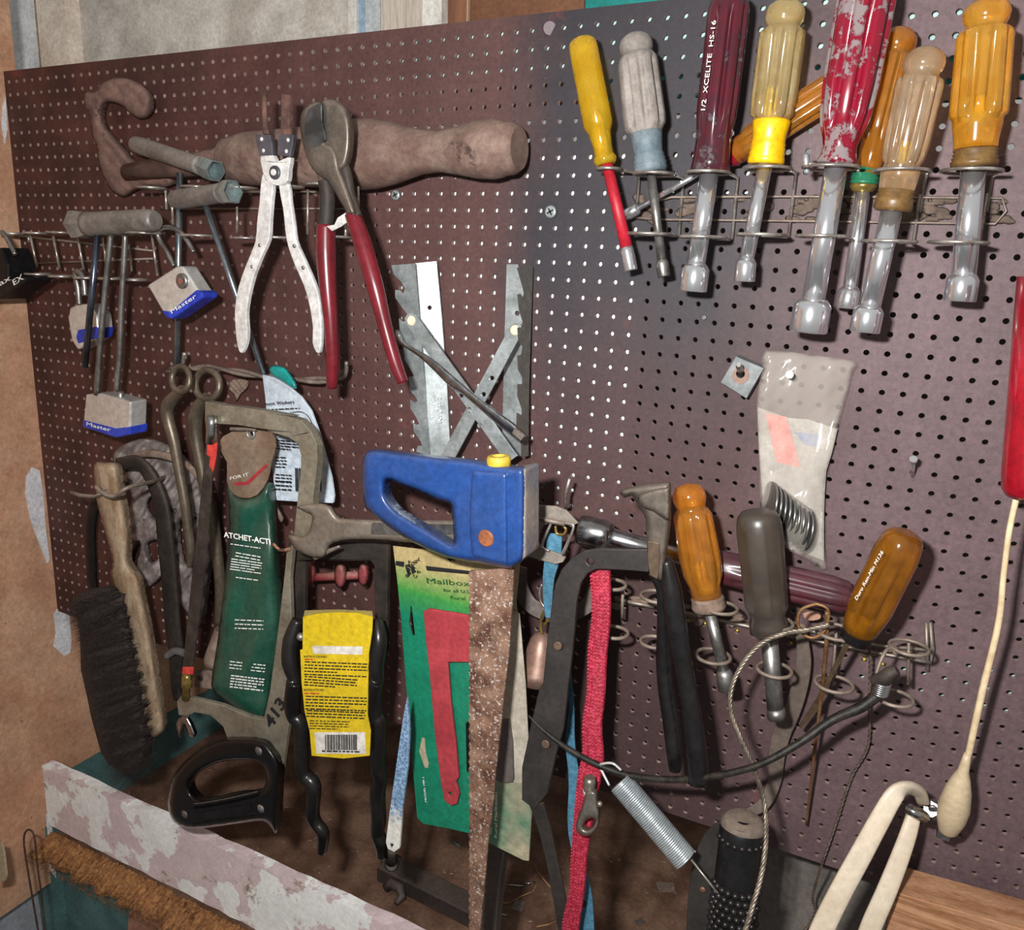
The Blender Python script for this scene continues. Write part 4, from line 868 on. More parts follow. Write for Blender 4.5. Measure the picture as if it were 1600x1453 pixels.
one('drive_belt', 'dusty brown belt arching above the black one', 'belt', band_(BM(), [(*q, 40) for q in A(f4, (200, 130), (260, 100), (340, 85), (430, 100), (520, 140), (580, 200))], [6, 9, 12, 12, 11, 8], 4, roundn=8), M_dustl)
# wall hooks through the brush
T = Thing('double_hook', 'bent wire hook holding the wooden brush', 'hook')
T.part('hook_wire', wire(BM(), [(205, 752, 2), (185, 762, 50), (165, 768, 88), (148, 776, 92), (125, 774, 95), (112, 769, 95)], 3.2, sm=False), M_wired)
T.part('hook_wire', wire(BM(), [(265, 742, 2), (240, 752, 60), (200, 762, 100), (178, 775, 104), (160, 770, 106), (150, 760, 104)], 3.4), M_wired); T.done()
T = Thing('bench_brush', 'wooden bench brush with a carved handle and long dark bristles', 'brush')
hb = A(f4, (82, 140), (130, 128), (190, 140), (205, 230), (235, 400), (245, 520), (245, 600), (290, 670), (310, 760), (340, 900), (370, 1080), (395, 1250), (412, 1370), (400, 1410), (345, 1435), (300, 1400), (255, 1150), (235, 900), (200, 780), (160, 660), (170, 600), (140, 480), (100, 340), (88, 260))
T.part('handle', puff(BM(), hb, lambda x, y: 74 - (y - 725) * .03, 11, 14, k=3, step=4), M_hemp)
M_br = mat('dark bristle', '1b1514', '372b27', rough=.8, scale=300)
tips = [(415, 190), (455, 212), (462, 262), (470, 322), (476, 384), (484, 420), (492, 448), (500, 500), (508, 560), (518, 622), (532, 690), (545, 760), (550, 830)]
rt = []
for q in tips: rt += [(q[0] - 34, q[1] - 6), q, (q[0] - 20, q[1] + 16)]
core = A(d2, (150, 240), (210, 205), (280, 185), (340, 175), *rt, (545, 900), (540, 980), (525, 1060), (490, 1095), (420, 1100), (350, 1060), (310, 1000), (290, 930), (260, 820), (240, 720), (210, 590), (205, 420), (185, 300))
b_ = T.part('bristle_core', puff(BM(), core, 74, 15, 16, k=0, step=5, relief=lambda x, y: 1.6 * math.sin(x * .12 + y * .5)), M_br)
bm = BM(); rnd = random.Random(11)
for k_ in range(7000):
    t = rnd.random(); x0 = 175 + 62 * t + 8 * math.sin(t * 3); y0 = 915 + 285 * t          # along the block
    u = rnd.random(); L_ = 60 * (.7 + .4 * rnd.random()); st = rnd.random()
    ang = math.radians(180 - 18 - 6 * t + rnd.uniform(-9, 9) - 62 * max(0, t - .55))
    dd = 60 + 30 * u + 3 * math.sin(t * 60)
    sx, sy = x0 + 10 - st * 62 + rnd.uniform(-2, 2), y0 + st * 26 + 10 * math.sin(t * 85) * (1 - st)
    ex, ey = sx + L_ * .55 * math.cos(ang), sy + L_ * .55 * math.sin(ang) + 4
    ddd = dd + (16 * (1 - abs(2 * u - 1)))
    p0 = P(sx, sy, ddd); p1 = P(ex, ey, ddd + rnd.uniform(-4, 5)); s_ = S(p0) * rnd.uniform(.5, 1.0)
    q = Vector((.5, 0, .8)) * s_; v = [bm.verts.new(p0 - q), bm.verts.new(p0 + q), bm.verts.new(p1)]; bm.faces.new(v); 
T.part('bristles', bm, M_br, kind='stuff', parent=b_); T.done()
# ---------------------------------------------------------------- hacksaw
M_frame = mat('tarnished nickel frame', '9c9686', '857c6a', rough=.35, metal=.55, scale=25, dust=.2, dcol='958a76')
T = Thing('hacksaw', 'hacksaw with a grey flat frame and black closed handle, hung upright at left', 'saw')
fo = A(d1, (945, 245), (1020, 258), (1040, 265), (1140, 275), (1300, 300), (1453, 330)) + A(d3, (60, 270), (150, 285), (220, 305), (270, 360), (300, 430), (300, 520), (290, 610), (280, 690), (280, 760), (265, 880), (185, 880), (200, 740), (210, 640), (220, 560), (222, 480), (205, 420), (160, 390), (60, 360)) + A(d1, (1440, 420), (1270, 400), (1130, 378), (1020, 372), (945, 365))
T.part('frame', plate(BM(), fo, 92, 8), M_frame, bev=1)
sp_ = [(452, 872), (458, 960), (454, 1070), (450, 1180), (446, 1240), (440, 1290), (432, 1303), (424, 1290), (405, 1180), (330, 1150), (350, 1125), (330, 1118), (280, 1112), (276, 1098), (290, 1090), (350, 1104), (390, 1122), (408, 1128), (420, 1060), (432, 960), (440, 885)]
T.part('spine', plate(BM(), A(d3, (150, 960), (185, 900)) + A(d2, (1240, 140), (1250, 400), (1240, 700), (1235, 860), (1205, 1060), (1180, 1380), (1165, 1400), (1130, 1330), (1120, 1000), (1060, 930), (930, 925), (910, 870), (850, 815), (770, 800), (740, 815), (690, 812), (682, 745), (700, 722), (760, 728), (900, 762), (1040, 820), (1110, 835), (1140, 700), (1180, 400), (1210, 150)), 86, 5), M_frame, bev=.8)
T.part('blade', band_(BM(), [(*q, dd) for q, dd in (((329, 672), 96), ((322, 780), 96), ((308, 920), 94), ((292, 1058), 92))], [12, 22, 25, 19], 1.6, sm=True), mat('blackened blade', '2e2c2c', '45403d', rough=.4, metal=.5, scale=60, dust=.2))
for q in (((332, 692), (331, 712), (327, 735)),): T.part('paint_mark', plate(BM(), A(d1, (958, 490), (1015, 478), (1008, 560), (990, 645), (970, 610), (975, 560), (955, 545)), 97.3, .6), mat('red blade paint', 'd8453c', 'b8352e', rough=.6))
T.part('paint_mark', plate(BM(), A(d2, (712, 575), (765, 575), (762, 612), (708, 610)), 93.5, .6), MATS['red blade paint'])
T.part('blade_clip', lpx(BM(), (331, 650, 96), (330, 692, 96), [(0, 8), (.3, 9), (.6, 8), (1, 9)], 16), M_chromew)
T.part('tension_pin', lpx(BM(), (293, 1052, 92), (290, 1092, 92), [(0, 5), (.1, 8.5), (.5, 8.5), (.55, 6), (1, 6)], 16), M_brass)
T.part('wing_nut', puff(BM(), A(d2, (690, 830), (735, 820), (775, 900), (770, 920), (740, 915), (720, 860), (700, 930), (680, 880)), 92, 4, 4, k=2), M_chromew)
og = A(d2, (645, 1180), (665, 1110), (720, 1040), (800, 975), (900, 930), (1020, 925), (1100, 935), (1140, 960), (1195, 1055), (1190, 1200), (1180, 1390), (1150, 1370), (1110, 1335), (1000, 1345), (850, 1365), (740, 1372), (670, 1340), (640, 1270))
hg = A(d2, (750, 1160), (790, 1100), (880, 1050), (1000, 1035), (1090, 1050), (1125, 1110), (1110, 1170), (1060, 1190), (960, 1200), (850, 1225), (780, 1215))
M_bak = mat('glossy black handle', '070708', '0d0d0e', rough=.25, coat=.15, spec=.3, scale=40, dust=.02)
g_ = T.part('handle_grip', puff(BM(), og, 90, 11, 9, holes=[hg], k=3, step=3), M_bak)
bm = BM()
for i in range(44):
    f = i / 43; xa, ya = 770 + (1080 - 770) * f, 1245 - 60 * f ** 1.3; L_ = 55 if True else 0
    q = A(d2, (xa, ya), (xa - 2, ya + 30)); wire(bm, [(*q[0], 101), (*q[1], 101.6)], 1.1, sm=False, n=5)
    q = A(d2, (xa - 6, 1330 - 40 * f), (xa - 8, 1352 - 40 * f)); wire(bm, [(*q[0], 101), (*q[1], 100.4)], 1.1, sm=False, n=5)
T.part('grip_ribs', bm, M_bak, parent=g_, kind='stuff')
T.part('name_panel', plate(BM(), A(d2, (800, 1295), (1045, 1255), (1048, 1285), (1030, 1300), (810, 1330)), 102, 1.5), M_black, bev=.5, parent=g_)
for q in A(d2, (1090, 988), (725, 1300), (1100, 1272)): T.part('rivet', ball(BM(), P(*q, 100), .0048, 14, (1, .45, 1)), M_steel, parent=g_)
T.part('lettering', text_mesh('413', (424, 1140), (447, 1100), 19, 86, .4, .03), M_ink); T.done()
# ---------------------------------------------------------------- green pouch
M_pouch = mat('green vinyl', '0e5140', '0a3d31', rough=.35, scale=12, coat=.2, dust=.14, bump=.25, bscale=30)
T = Thing('tool_pouch', 'long dark green vinyl pouch with white printing and a cardboard hang tag', 'pouch')
po = A(d1, (1075, 720), (1110, 770), (1170, 790), (1240, 770), (1300, 700)) + [(424, 770), (428, 840), (436, 930), (438, 1000), (425, 1060), (412, 1122), (385, 1118), (345, 1092), (330, 1070), (340, 1000), (352, 900), (358, 820)]
pf = lambda x, y: 62
T.part('sleeve', puff(BM(), po, pf, 13, 20, k=3, step=5, relief=lambda x, y: 2 * math.sin((x - 350) * .10 + y * .022) + 1.4 * math.sin(y * .05 + x * .05)), M_pouch)
tg = A(d1, (1100, 415), (1210, 405), (1320, 420), (1345, 500), (1320, 590), (1300, 690), (1240, 775), (1170, 792), (1110, 770), (1070, 700), (1070, 590), (1020, 480))
tp = T.part('hang_tag', plate(BM(), tg, 72, 1.2, [circ(*A(d1, (1212, 425))[0], 4)], k=2), mat('dusty tag', '83705f', '6d543f', rough=.85, scale=20, bump=.2))
T.part('red_stripe', plate(BM(), A(d1, (1110, 705), (1180, 700), (1290, 600), (1300, 612), (1190, 716), (1120, 722)), 72.8, .4), mat('red stripe', 'a12c34', rough=.6), parent=tp)
T.part('lettering', text_mesh('FOR IT', *A(d1, (1090, 690), (1195, 665)), 5, 72.6, .4), M_inkw, parent=tp)
c = P(*A(d1, (1212, 425))[0], 72); T.part('eyelet', tube(BM(), [c + Vector((math.cos(a) * .004, -.0015, math.sin(a) * .004)) for a in [6.283 * i / 16 for i in range(16)]], .001, 6, closed=True), M_galv, parent=tp)
T.part('hang_wire', wire(BM(), [(*A(d1, (1090, 400))[0], 80), (*A(d1, (1160, 402))[0], 78), (*A(d1, (1235, 405))[0], 76)], 3), M_wired)
T.part('lettering', text_mesh('ATCHET-ACTI', (350, 839), (423, 851), 9, (78, 77), .4, .02), M_inkw)
bm = scribble(BM(), *A(d1, (1090, 1055), (1260, 1080)), 1.3, 78.5, 1, seed=1)
scribble(bm, *A(d1, (1120, 1105), (1260, 1130)), 1.5, 78.2, 2, 5, seed=2); scribble(bm, *A(d1, (1095, 1140), (1270, 1165)), 1.3, 78.2, 5, 4, seed=3, dash=(8, 18)); scribble(bm, *A(d1, (1120, 1245), (1245, 1262)), 1.5, 78.2, 1, seed=4)
scribble(bm, *A(d2, (970, 345), (1110, 350)), 1.5, 77.8, 3, 6.5, seed=5); scribble(bm, *A(d2, (945, 550), (1120, 570)), 1.5, 77, 3, 5, seed=6); scribble(bm, *A(d2, (950, 620), (1115, 640)), 2, 77, 5, 4.4, seed=7)
T.part('small_print', bm, M_inkw, kind='stuff'); T.done()
# ---------------------------------------------------------------- white washer packet
T = Thing('washer_packet', 'white printed packet with a turquoise cap hanging below the twisted rail', 'packet')
wk = A(d3, (30, 80), (90, 95), (150, 130), (220, 190), (270, 260), (310, 370), (340, 480), (370, 590), (383, 680), (378, 715), (250, 710), (95, 700), (85, 600), (60, 400), (45, 200))
pk = T.part('packet_body', plate(BM(), wk, lambda x, y: 44 + 6 * math.sin((x - 415) * .03), 3), mat('bluish white paper', 'c3ced8', 'aebac6', rough=.7, scale=16), bev=.6)
T.part('turquoise_cap', puff(BM(), A(d3, (62, 50), (90, 33), (140, 45), (165, 75), (190, 110), (202, 150), (170, 140), (110, 100), (75, 80)), 52, 3, 6, k=2), mat('turquoise plastic', '0c8a85', '087470', rough=.35, coat=.3))
T.part('lettering', text_mesh('ment Washers', *A(d3, (45, 232), (188, 222)), 5.5, (50, 51), .5), M_ink, parent=pk)
bm = scribble(BM(), *A(d3, (55, 255), (215, 248)), 1.5, 51, 1, seed=8); scribble(bm, *A(d3, (95, 380), (190, 385)), 1.8, 51, 1, seed=9); scribble(bm, *A(d3, (95, 405), (215, 415)), 1.7, 51.3, 4, 4.3, seed=10); scribble(bm, *A(d3, (95, 490), (150, 492)), 1.6, 51, 4, 5, seed=11); scribble(bm, *A(d3, (95, 575), (175, 580)), 1.6, 51, 3, 5, seed=12); scribble(bm, *A(d3, (95, 610), (175, 615)), 2.2, 51, 3, 6, seed=13)
wire(bm, [(*q, 52.5) for q in A(d3, (90, 300), (200, 262), (260, 290), (290, 380), (315, 450))], .5, n=5)
for x in (195, 203, 215, 300, 308, 318): wire(bm, [(*q, 52.5) for q in A(d3, (x, 540), (x + 3, 655))], 1.0, sm=False, n=5)
T.part('small_print', bm, M_ink, parent=pk, kind='stuff'); T.done()
one('dust_clump', 'fluffy dust hanging beside the packet', 'dust', puff(BM(), A(d3, (85, 690), (110, 740), (135, 790), (120, 810), (95, 760), (80, 720)), 40, 3, 4, k=2), M_dustl, kind='stuff')
# ---------------------------------------------------------------- open-end wrench
T = Thing('open_end_wrench', 'large worn open-end wrench lying level behind the blue saw handle', 'wrench')
wo_ = A(d3, (200, 735), (270, 770), (275, 800), (262, 850), (225, 880), (160, 868), (170, 910), (210, 955), (290, 985), (340, 975), (360, 925), (420, 900), (560, 895), (760, 908), (980, 905), (1060, 880), (1060, 810), (980, 800), (600, 797), (440, 790), (400, 780), (370, 735), (320, 715), (250, 720))
wb = T.part('wrench_body', puff(BM(), wo_, 98, 5.5, 7, k=2, step=3.5), mat('worn steel', '8f867b', '776d62', rough=.4, metal=.55, scale=35, dust=.25, bump=.15))
T.part('raised_panel', plate(BM(), A(d3, (570, 812), (700, 815), (980, 820), (980, 868), (700, 872), (565, 868)), 104.5, 1), M_steel, bev=.4, parent=wb); T.done()
T = Thing('hook_wire', 'small bent wire hook under the open jaw of the wrench', 'hook'); T.part('hook_wire', wire(BM(), [(*q, 90) for q in A(d3, (85, 915), (120, 945), (165, 940))], 2.6), M_rust); T.part('hook_tip', wire(BM(), [(*q, 95) for q in A(d3, (290, 985), (350, 955), (412, 928))], [4, 4, 2]), M_wired); T.done()
# red eye hooks behind
T = Thing('red_clamp', 'dusty red painted clamp seen through the black hanger frame', 'clamp')
M_redd = mat('dusty red paint', '8f3038', '7a4540', rough=.6, scale=40, dust=.35)
T.part('bar', lpx(BM(), (468, 903, 26), (572, 898, 26), [(0, 7), (1, 6)], 14), M_redd)
for x, y, r in ((482, 897, 13), (531, 900, 12), (567, 898, 11)): T.part('lobe', puff(BM(), circ(x, y, r * .75, 14, r * 1.6), 32, 6, 6, k=0, step=3), M_redd)
T.done()
# ---------------------------------------------------------------- black storage hanger with yellow tag
M_vin = mat('glossy black vinyl', '09090a', '101011', rough=.28, coat=.15, spec=.3, scale=30, dust=.05, dcol='8a7d70')
T = Thing('storage_hanger', 'black vinyl-coated double hanger with a yellow instruction tag wrapped around it', 'hanger')
T.part('top_plate', plate(BM(), A(d3, (160, 900), (300, 960), (410, 905), (650, 908), (650, 990), (645, 1300), (640, 1450), (590, 1450), (585, 1250), (583, 1030), (565, 1000), (240, 1000), (240, 1250), (235, 1320), (200, 1420), (170, 1300), (165, 1000)), 72, 5), M_blackd, bev=1)
for side, pp, rr in (('l', [((466, 968), 92), ((455, 1000), 98), ((453, 1035), 102), ((460, 1060), 102), ((459, 1066), 102), ((457, 1095), 100), ((459, 1117), 99), ((470, 1135), 98), ((471, 1195), 98), ((477, 1212), 97), ((490, 1228), 96), ((488, 1268), 96), ((494, 1286), 95), ((505, 1302), 94), ((503, 1330), 92)], [10, 13, 13, 10, 12, 13, 12, 12, 12, 11, 12, 11.5, 10, 10, 8]),
                     ('r', [((588, 968), 92), ((592, 1000), 98), ((587, 1040), 102), ((590, 1060), 102), ((587, 1066), 102), ((583, 1095), 100), ((586, 1118), 99), ((592, 1134), 98), ((590, 1195), 98), ((594, 1215), 97), ((590, 1240), 96), ((592, 1280), 96), ((590, 1300), 95), ((596, 1318), 94), ((597, 1338), 90)], [10, 13, 13, 10, 12, 13, 12, 12, 12, 11, 12.5, 12, 11, 11, 8])):
    T.part('arm', wire(BM(), [(*q, dd) for q, dd in pp], rr, n=14, k=5), M_vin)
T.part('bolt_end', ball(BM(), P(470, 995, 106), .0035, 10), M_steel)
yt = A(d4, (232, 45), (400, 42), (575, 50), (572, 150), (556, 258), (552, 420), (550, 560), (565, 640), (560, 760), (430, 774), (275, 760), (265, 640), (240, 540), (225, 400), (218, 238), (230, 235))
def tgd(x, y): return 108 - max(0, (975 - y)) * .5 - max(0, y - 1000) * .02
tg_ = T.part('yellow_tag', plate(BM(), A(d4, (232, 75), (300, 60), (400, 52), (500, 56), (575, 75), (572, 150), (556, 258), (552, 420), (550, 560), (565, 640), (560, 760), (430, 774), (275, 760), (265, 640), (240, 540), (225, 400), (218, 238), (230, 235)), 108, .8), mat('yellow card', 'd4b81c', 'c8aa18', rough=.5, scale=14, dust=.03))
T.part('tag_top', plate(BM(), A(d4, (235, 72), (240, 45), (400, 40), (570, 48), (573, 78), (500, 60), (400, 55), (300, 63)), lambda x, y: 108 - max(0, 963 - y) * 1.2, 1), mat('dusty yellow', 'a8975a', 'b8a450', rough=.9, scale=60), parent=tg_)
T.part('white_panel', plate(BM(), A(d4, (278, 218), (526, 222), (524, 262), (280, 256)), 108.5, .3), M_white, parent=tg_)
T.part('barcode_panel', plate(BM(), A(d4, (288, 645), (536, 645), (543, 752), (298, 750)), 108.5, .3), M_white, parent=tg_)
bm = BM(); rnd = random.Random(4); x = 340
while x < 496:
    w_ = rnd.choice((2, 3, 5, 6)); plate(bm, A(d4, (x, 657), (x + w_, 657), (x + w_ + 1, 733), (x + 1, 733)), 108.8, .2); x += w_ + rnd.choice((2, 3, 4))
T.part('barcode', bm, M_ink, parent=tg_, kind='stuff')
T.part('lettering', text_mesh('INSTRUCCIONES:', *A(d4, (238, 276), (352, 277)), 3.6, 108.3, .3), M_ink, parent=tg_)
T.part('lettering', text_mesh('INSTRUCTIONS:', *A(d4, (238, 441), (340, 441)), 3.6, 108.3, .3), M_ink, parent=tg_)
bm = scribble(BM(), *A(d4, (240, 300), (552, 312)), 1.9, 108.2, 5, 4.9, seed=20, off=.2); scribble(bm, *A(d4, (240, 372), (500, 390)), 1.9, 108.2, 4, 4.4, seed=21, off=.2); scribble(bm, *A(d4, (245, 470), (546, 480)), 1.9, 108.2, 5, 4.9, seed=22, off=.2); scribble(bm, *A(d4, (250, 540), (540, 552)), 1.9, 108.2, 3, 4.5, seed=23, off=.2); scribble(bm, *A(d4, (265, 590), (460, 596)), 1.4, 108.2, 4, 4, seed=24, off=.2); scribble(bm, *A(d4, (325, 741), (510, 745)), 2.2, 108.8, 1, seed=25, off=.2)
T.part('small_print', bm, M_ink, parent=tg_, kind='stuff')
bm = scribble(BM(), *A(d4, (240, 288), (290, 289)), 1.9, 108.2, 1, seed=26, off=.3); scribble(bm, *A(d4, (240, 456), (310, 457)), 1.9, 108.2, 1, seed=27, off=.3)
T.part('small_print', bm, mat('red print', 'b8322c', rough=.6), parent=tg_, kind='stuff'); T.done()
# ---------------------------------------------------------------- blue saw with rusty blade
M_blue = mat('blue painted handle', '17407f', '143870', rough=.35, coat=.2, scale=18, dust=.1, dcol='8d8474', spot='3a3f4c', sscale=50, samt=.04)
T = Thing('folding_saw', 'blue-handled saw with a long rusty tapering blade and a yellow button', 'saw')
ob = A(d3, (525, 520), (540, 470), (580, 448), (700, 462), (900, 485), (1060, 500), (1140, 515), (1280, 535), (1330, 545), (1332, 700), (1330, 860), (1325, 985), (1285, 1020), (1245, 1038), (1100, 1010), (950, 985), (760, 900), (570, 765), (530, 690))
hb_ = A(d3, (648, 600), (720, 625), (800, 655), (900, 700), (955, 718), (968, 780), (975, 870), (968, 912), (880, 860), (780, 800), (700, 750), (650, 690), (640, 640))
g_ = T.part('saw_handle', puff(BM(), ob, plane_d(570, 760, 114, 820, 760, 118), 12, 9, holes=[hb_], k=2, kh=3, step=4), M_blue)
T.part('blade_socket', plate(BM(), A(d3, (1245, 560), (1330, 545), (1330, 985), (1245, 1035)), 126, 22), mat('dusty blue edge', '8b8078', '5b6070', rough=.8, scale=20, spot='7a4a30', sscale=50, samt=.3), bev=2, parent=g_)
T.part('front_housing', puff(BM(), A(d3, (1060, 545), (1245, 560), (1248, 1030), (1060, 985), (1045, 800)), 120, 12, 5, k=0, step=4), M_blue, parent=g_)
T.part('yellow_button', lpx(BM(), (780, 733, 120), (779, 712, 120), [(0, 19), (.8, 19), (1, 17), (1, 11), (.6, 9)], 24), mat('yellow button', 'd9bb3a', 'c2a42c', rough=.5, dust=.15), parent=g_)
c = P(*A(d3, (1135, 888))[0], 132); T.part('pivot_bolt', lathe(BM(), c + Vector((0, .003, 0)), c + Vector((0, -.001, 0)), [(0, .0062), (.7, .0062), (1, .005)], 6 * 4), mat('rusty bolt', 'a8643e', '7c4a30', rough=.6, metal=.3, scale=120), parent=g_)
bl = [(733, 878), (803, 888), (799, 960), (795, 1020), (788, 1080), (782, 1140), (775, 1200), (770, 1260), (762, 1320), (757, 1380), (750, 1453), (747, 1500), (733, 1500)]
n_ = 96; ed = [(734.5 + (0 if i % 2 else -2.6), 1495 - (1495 - 885) * i / n_) for i in range(n_)]
T.part('blade', plate(BM(), bl[1:] + ed, plane_d(760, 880, 112, 750, 1450, 128), 1.6), mat('rusty saw blade', '8a6a56', '4f3020', rough=.75, metal=.15, scale=55, bump=.4, bscale=260, spot='b3aaa6', sscale=420, samt=.44)); T.done()
# ---------------------------------------------------------------- mailbox flag card
M_cardg = None
def cband(t, co, cur, mix, ramp, noise, L, N):
    sx = N('ShaderNodeSeparateXYZ'); L(co, sx.inputs[0])
    cur = mix(ramp(sx.outputs[2], .19, .215), lin('137a5c'), lin('3f8f3c'))
    cur = mix(ramp(sx.outputs[2], .212, .24), cur, lin('b3a070'))
    cur = mix(ramp(sx.outputs[0], .015, .055), cur, mix(ramp(noise(18, 3), .3, .6), cur, lin('a89c84')))
    return cur
T = Thing('flag_card', 'green blister card holding a red mailbox flag, behind the rusty blade', 'packaged flag')
dc = plane_d(620, 1000, 66, 830, 1000, 74)
ko = [(614, 853), (735, 868), (812, 880), (806, 940), (818, 1060), (828, 1180), (831, 1265), (826, 1345), (818, 1344), (734, 1302), (700, 1294), (662, 1287), (652, 1278), (645, 1200), (636, 1090), (628, 980), (620, 900)]
cd = T.part('card', plate(BM(), ko, dc, 1.2, [A(d4, (762, 20), (768, 20), (785, 165), (772, 168), (755, 110))]), mat('card print', '137a5c', rough=.5, band=cband, coat=.3))
T.part('white_back', plate(BM(), A(d4, (1262, 40), (1300, 60), (1330, 400), (1345, 700), (1352, 900), (1260, 890), (1215, 900), (1215, 500)), lambda x, y: dc(x, y) + 1.2, .8), mat('dusty blister', 'b9b1a2', 'a39a8a', rough=.6, scale=16), parent=cd)
T.part('black_flag_part', plate(BM(), A(d4, (1200, 590), (1245, 590), (1262, 700), (1268, 890), (1215, 895), (1180, 880)), 77.5, 5), mat('grey metal', '5c5450', rough=.5), bev=.6, parent=cd)
T.part('red_flag', plate(BM(), A(d4, (825, 50), (850, 35), (1060, 70), (1060, 300), (945, 300), (960, 500), (985, 700), (998, 870), (985, 890), (1002, 950), (990, 1000), (960, 1008), (930, 985), (912, 900), (880, 640), (855, 350), (835, 180)), 75, 3, [circ(*A(d4, (958, 950))[0], 3)]), mat('matte red plastic', '9c323a', 'a83c42', rough=.6, scale=14), bev=.8, parent=cd)
T.part('black_bracket', plate(BM(), A(d4, (1035, 600), (1060, 598), (1060, 840), (1040, 838)), 74, 3), M_black, parent=cd)
T.part('hang_slot', plate(BM(), A(d4, (805, 735), (820, 672), (832, 674), (838, 750), (852, 800), (848, 822), (832, 818)), lambda x, y: dc(x, y) + .5, .4), mat('beige slot', 'a89a80', rough=.8), parent=cd)
for tx, a, b_, h in (('Mailbox', (843, 1108), (1058, 1125), 9), ('for all U.S.', (925, 1150), (1060, 1160), 5.2), ('Rural', (960, 1187), (1033, 1193), 5.6)):
    T.part('lettering', text_mesh(tx, *A(d3, a, b_), h, 71, 1.0, 0), mat('green print', '1f5a24', rough=.6), parent=cd)
T.part('dark_bar', plate(BM(), A(d3, (838, 1025), (1058, 1050), (1060, 1066), (842, 1045)), 72, .5), M_ink, parent=cd); T.part('dark_bar', plate(BM(), A(d3, (690, 1000), (730, 1005), (728, 1030), (688, 1020)), 68, .5), M_ink, parent=cd)
bm = BM()
for q in (((735, 1020), (758, 1015), (762, 1035)), ((735, 1022), (760, 1040), (750, 1075)), ((765, 1012), (785, 1035), (765, 1055)), ((768, 1030), (790, 1052), (770, 1065)), ((742, 1042), (765, 1060), (750, 1080))): plate(bm, A(d3, *q), 69.5, .5)
T.part('star_emblem', bm, M_ink, parent=cd)
for tx, a, b_ in (('E', (738, 1078), (750, 1082)), ('A', (752, 1015), (768, 1005)), ('S', (775, 1020), (800, 1005)), ('Y', (798, 1010), (815, 990)), ('U', (775, 1078), (792, 1085)), ('P', (795, 1060), (812, 1065))): T.part('lettering', text_mesh(tx, *A(d3, a, b_), 5, 69.5, .8), M_ink, parent=cd)
T.part('lettering', text_mesh('Rural Mailboxes', *A(d4, (1190, 1168), (1190, 940)), 5, 74.5, .8), M_inkw, parent=cd); T.part('lettering', text_mesh('for all U.S.', *A(d4, (1163, 1150), (1163, 1000)), 4, 74.5, .8), M_inkw, parent=cd); T.part('lettering', text_mesh('MODEL MF-1', *A(d4, (843, 990), (830, 868)), 3.4, 70, .8), M_inkw, parent=cd)
T.done()
# blue flecked strip in front of the hanger
T = Thing('flecked_blade', 'narrow white blade flecked with blue, hanging beside the black hanger', 'blade')
def fl(t, co, cur, mix, ramp, noise, L, N):
    sx = N('ShaderNodeSeparateXYZ'); L(co, sx.inputs[0]); z = N('ShaderNodeMath'); z.operation = 'MULTIPLY_ADD'; z.inputs[1].default_value = .05; L(noise(300, 3), z.inputs[0]); L(sx.outputs[2], z.inputs[2])
    return mix(ramp(z.outputs[0], .078, .09), lin('d6d4cc'), mix(ramp(noise(420, 2), .4, .6), lin('86a5c4'), lin('5a7490')))
T.part('blade', plate(BM(), [(636, 1090), (640, 1140), (637, 1200), (629, 1260), (624, 1325), (616, 1331), (606, 1326), (603, 1316), (610, 1260), (620, 1190), (630, 1120)], 100, 2), mat('blue flecked enamel', 'd6d4cc', rough=.6, band=fl))
T.part('pin', plate(BM(), A(f5, (140, 650), (165, 655), (150, 680)), 100.6, .5), M_ink)
T.part('ferrule', lpx(BM(), (613, 1328, 96), (612, 1345, 90), [(0, 7), (.5, 6), (1, 10)], 12), M_blackd); T.done()
# ================================================================ lower middle and right
# slotted plate with wire bail, blue webbing
T = Thing('slotted_plate', 'pale grey metal plate with a keyhole slot hanging right of the blue saw', 'plate')
T.part('plate', plate(BM(), A(f7, (92, 262), (150, 212), (290, 218), (360, 245), (440, 330), (410, 345), (395, 420), (350, 545), (355, 565), (340, 590), (290, 605), (90, 550)), 66, 2, [A(f7, (255, 325), (205, 350), (180, 400), (172, 450), (185, 490), (210, 500), (325, 540), (405, 360), (340, 330))]), mat('dull pale plate', '9c9288', '867c72', rough=.55, metal=.35, scale=30, spot='5e5248', sscale=90, samt=.1), bev=.5)
T.part('wire_bail', wire(BM(), [(*q, 69) for q in A(f7, (340, 545), (410, 365), (380, 335), (268, 325), (255, 345), (200, 480), (250, 515))], 2.2, k=4), M_wire)
T.part('cross_bar', lpx(BM(), (*A(f7, (140, 292))[0], 72), (*A(f7, (350, 335))[0], 70), [(0, 2.5), (.5, 4), (1, 4)], 12), M_wired)
T.part('small_ring', wire(BM(), [(*q, 62) for q in A(f7, (290, 350), (300, 400), (345, 405), (360, 370), (340, 350))], 2.2), M_brass); T.done()
one('peg_hook', 'bright upright peg hook end above the slotted plate', 'hook', wire(BM(), [(884, 796, 4), (884, 790, 30), (884, 770, 36), (890, 748, 38)], 2.6, sm=False), M_wire)
M_bluew = mat('blue nylon webbing', '4b7f98', '3a6b84', rough=.75, scale=260, bump=.6, bscale=500)
def hump(q, t): return q
T = Thing('blue_strap', 'light blue nylon webbing strap hanging behind the red leash', 'strap')
T.part('upper_loop', band_(BM(), [(*q, dd) for q, dd in zip(A(f7, (285, 400), (280, 500), (262, 600), (245, 700), (240, 850), (250, 960)), (58, 60, 60, 58, 56, 54))], [24, 26, 24, 19, 15, 13], 1.6), M_bluew)
